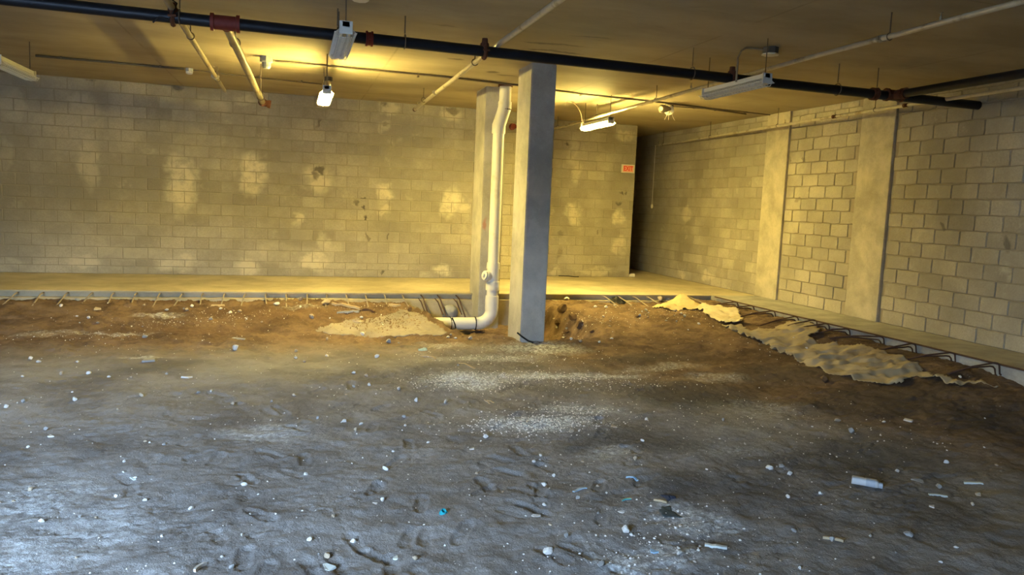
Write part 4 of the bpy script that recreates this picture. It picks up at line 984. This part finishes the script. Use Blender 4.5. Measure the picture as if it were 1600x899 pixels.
# flattened plastic bottle
pa, pb = at(1330, 757), at(1379, 765); ga = max(ground(*(pa+(pb-pa)*k)[:2]) for k in (0, .25, .5, .75, 1))
d_ = Vector(pb-pa); d_.z = 0; L = d_.length; d_.normalize(); n_ = Vector((-d_.y, d_.x, 0)); H = L*.34
bt = empty('plastic_bottle', (pa[0], pa[1], ga), 'dusty white plastic bottle lying on dark dirt at right', 'bottle')
def bsec(s_, w_, h_):
    c_ = Vector((pa[0], pa[1], ga)) + d_*L*s_
    return [c_ + n_*(w_*math.copysign(abs(math.cos(a))**.55, math.cos(a))) + Vector((0, 0, h_ + h_*math.copysign(abs(math.sin(a))**.55, math.sin(a)))) for a in [2*math.pi*k/16 for k in range(16)]]
def loft(secs):
    bm = bmesh.new(); rs = [[bm.verts.new(q_) for q_ in s_] for s_ in secs]
    for a_, b_ in zip(rs, rs[1:]):
        for k in range(16): bm.faces.new((a_[k], a_[(k+1)%16], b_[(k+1)%16], b_[k]))
    bm.faces.new(rs[0]); bm.faces.new(rs[-1][::-1]); return bm
w_, h_ = L*.165, L*.13
obj('bottle_body', loft([bsec(0, w_*.85, h_*.85), bsec(.02, w_, h_), bsec(.35, w_*.98, h_), bsec(.40, w_*.93, h_*.95), bsec(.45, w_*.98, h_), bsec(.78, w_, h_), bsec(.85, w_*.8, h_*.85), bsec(.88, w_*.5, h_*.72)]), M['bottle'], bt, True)
obj('bottle_cap', loft([bsec(.87, w_*.6, h_*.75), bsec(.985, w_*.58, h_*.73), bsec(1., w_*.5, h_*.68)]), M['label'], bt, True)
obj('bottle_label', loft([bsec(.46, w_*1.012, h_*1.015), bsec(.76, w_*1.012, h_*1.015)]), M['label'], bt, True)

# crumbs: far too many to count
bm_src = [rock_mesh('crumb', None, s_, .7, 1) for s_ in (21, 22, 23)]
cv, cf, base_i = [], [], 0
er = np.random.RandomState(9)
def crumb(x, y, s_):
    global base_i
    m = bm_src[er.randint(3)]; a = er.rand()*6.28; ca, sa = math.cos(a), math.sin(a); gz = ground(x, y)
    for v in m.vertices:
        c_ = v.co; cv.append((x+s_*(c_.x*ca-c_.y*sa), y+s_*(c_.x*sa+c_.y*ca), gz+s_*(c_.z+.12)))
    for q_ in m.polygons: cf.append(tuple(i+base_i for i in q_.vertices))
    base_i += len(m.vertices)
for (px_, py_, rx, ry, n) in ((725,596,.55,.4,700), (850,590,.75,.22,600), (840,660,.6,.28,900), (900,640,.5,.35,200), (780,560,.9,.4,260), (1010,865,.4,.3,160), (1080,815,.3,.3,80), (960,600,1.,.4,220),
                             (250,505,.6,.2,120), (150,525,.9,.3,140), (370,490,.6,.3,120), (560,480,.9,.35,150), (1000,490,1.1,.5,240), (1250,540,.8,.6,120), (900,525,.4,.3,80), (1400,680,.8,.4,60), (1150,660,.8,.6,120)):
    c_ = at(px_, py_)
    for _ in range(n):
        x_, y_ = c_[0]+er.randn()*rx*.6, c_[1]+er.randn()*ry*.6
        if -7 < x_ < 7.35 and 1 < y_ < 12.2: crumb(x_, y_, .006+.018*er.rand()**2.5)
for _ in range(2400):
    y_ = 2.8+8.8*er.rand(); x_ = (er.rand()*1.5-.55)*y_
    if x_ < 7.3: crumb(x_, y_, .005+.014*er.rand()**3)
me = bpy.data.meshes.new('gravel_crumbs'); me.from_pydata(cv, [], cf); me.materials.append(M['stone']); me.update()
tag(link(bpy.data.objects.new('gravel_crumbs', me)), 'fine pale grit and plaster crumbs strewn over the dirt floor', 'gravel', None, 'stuff')
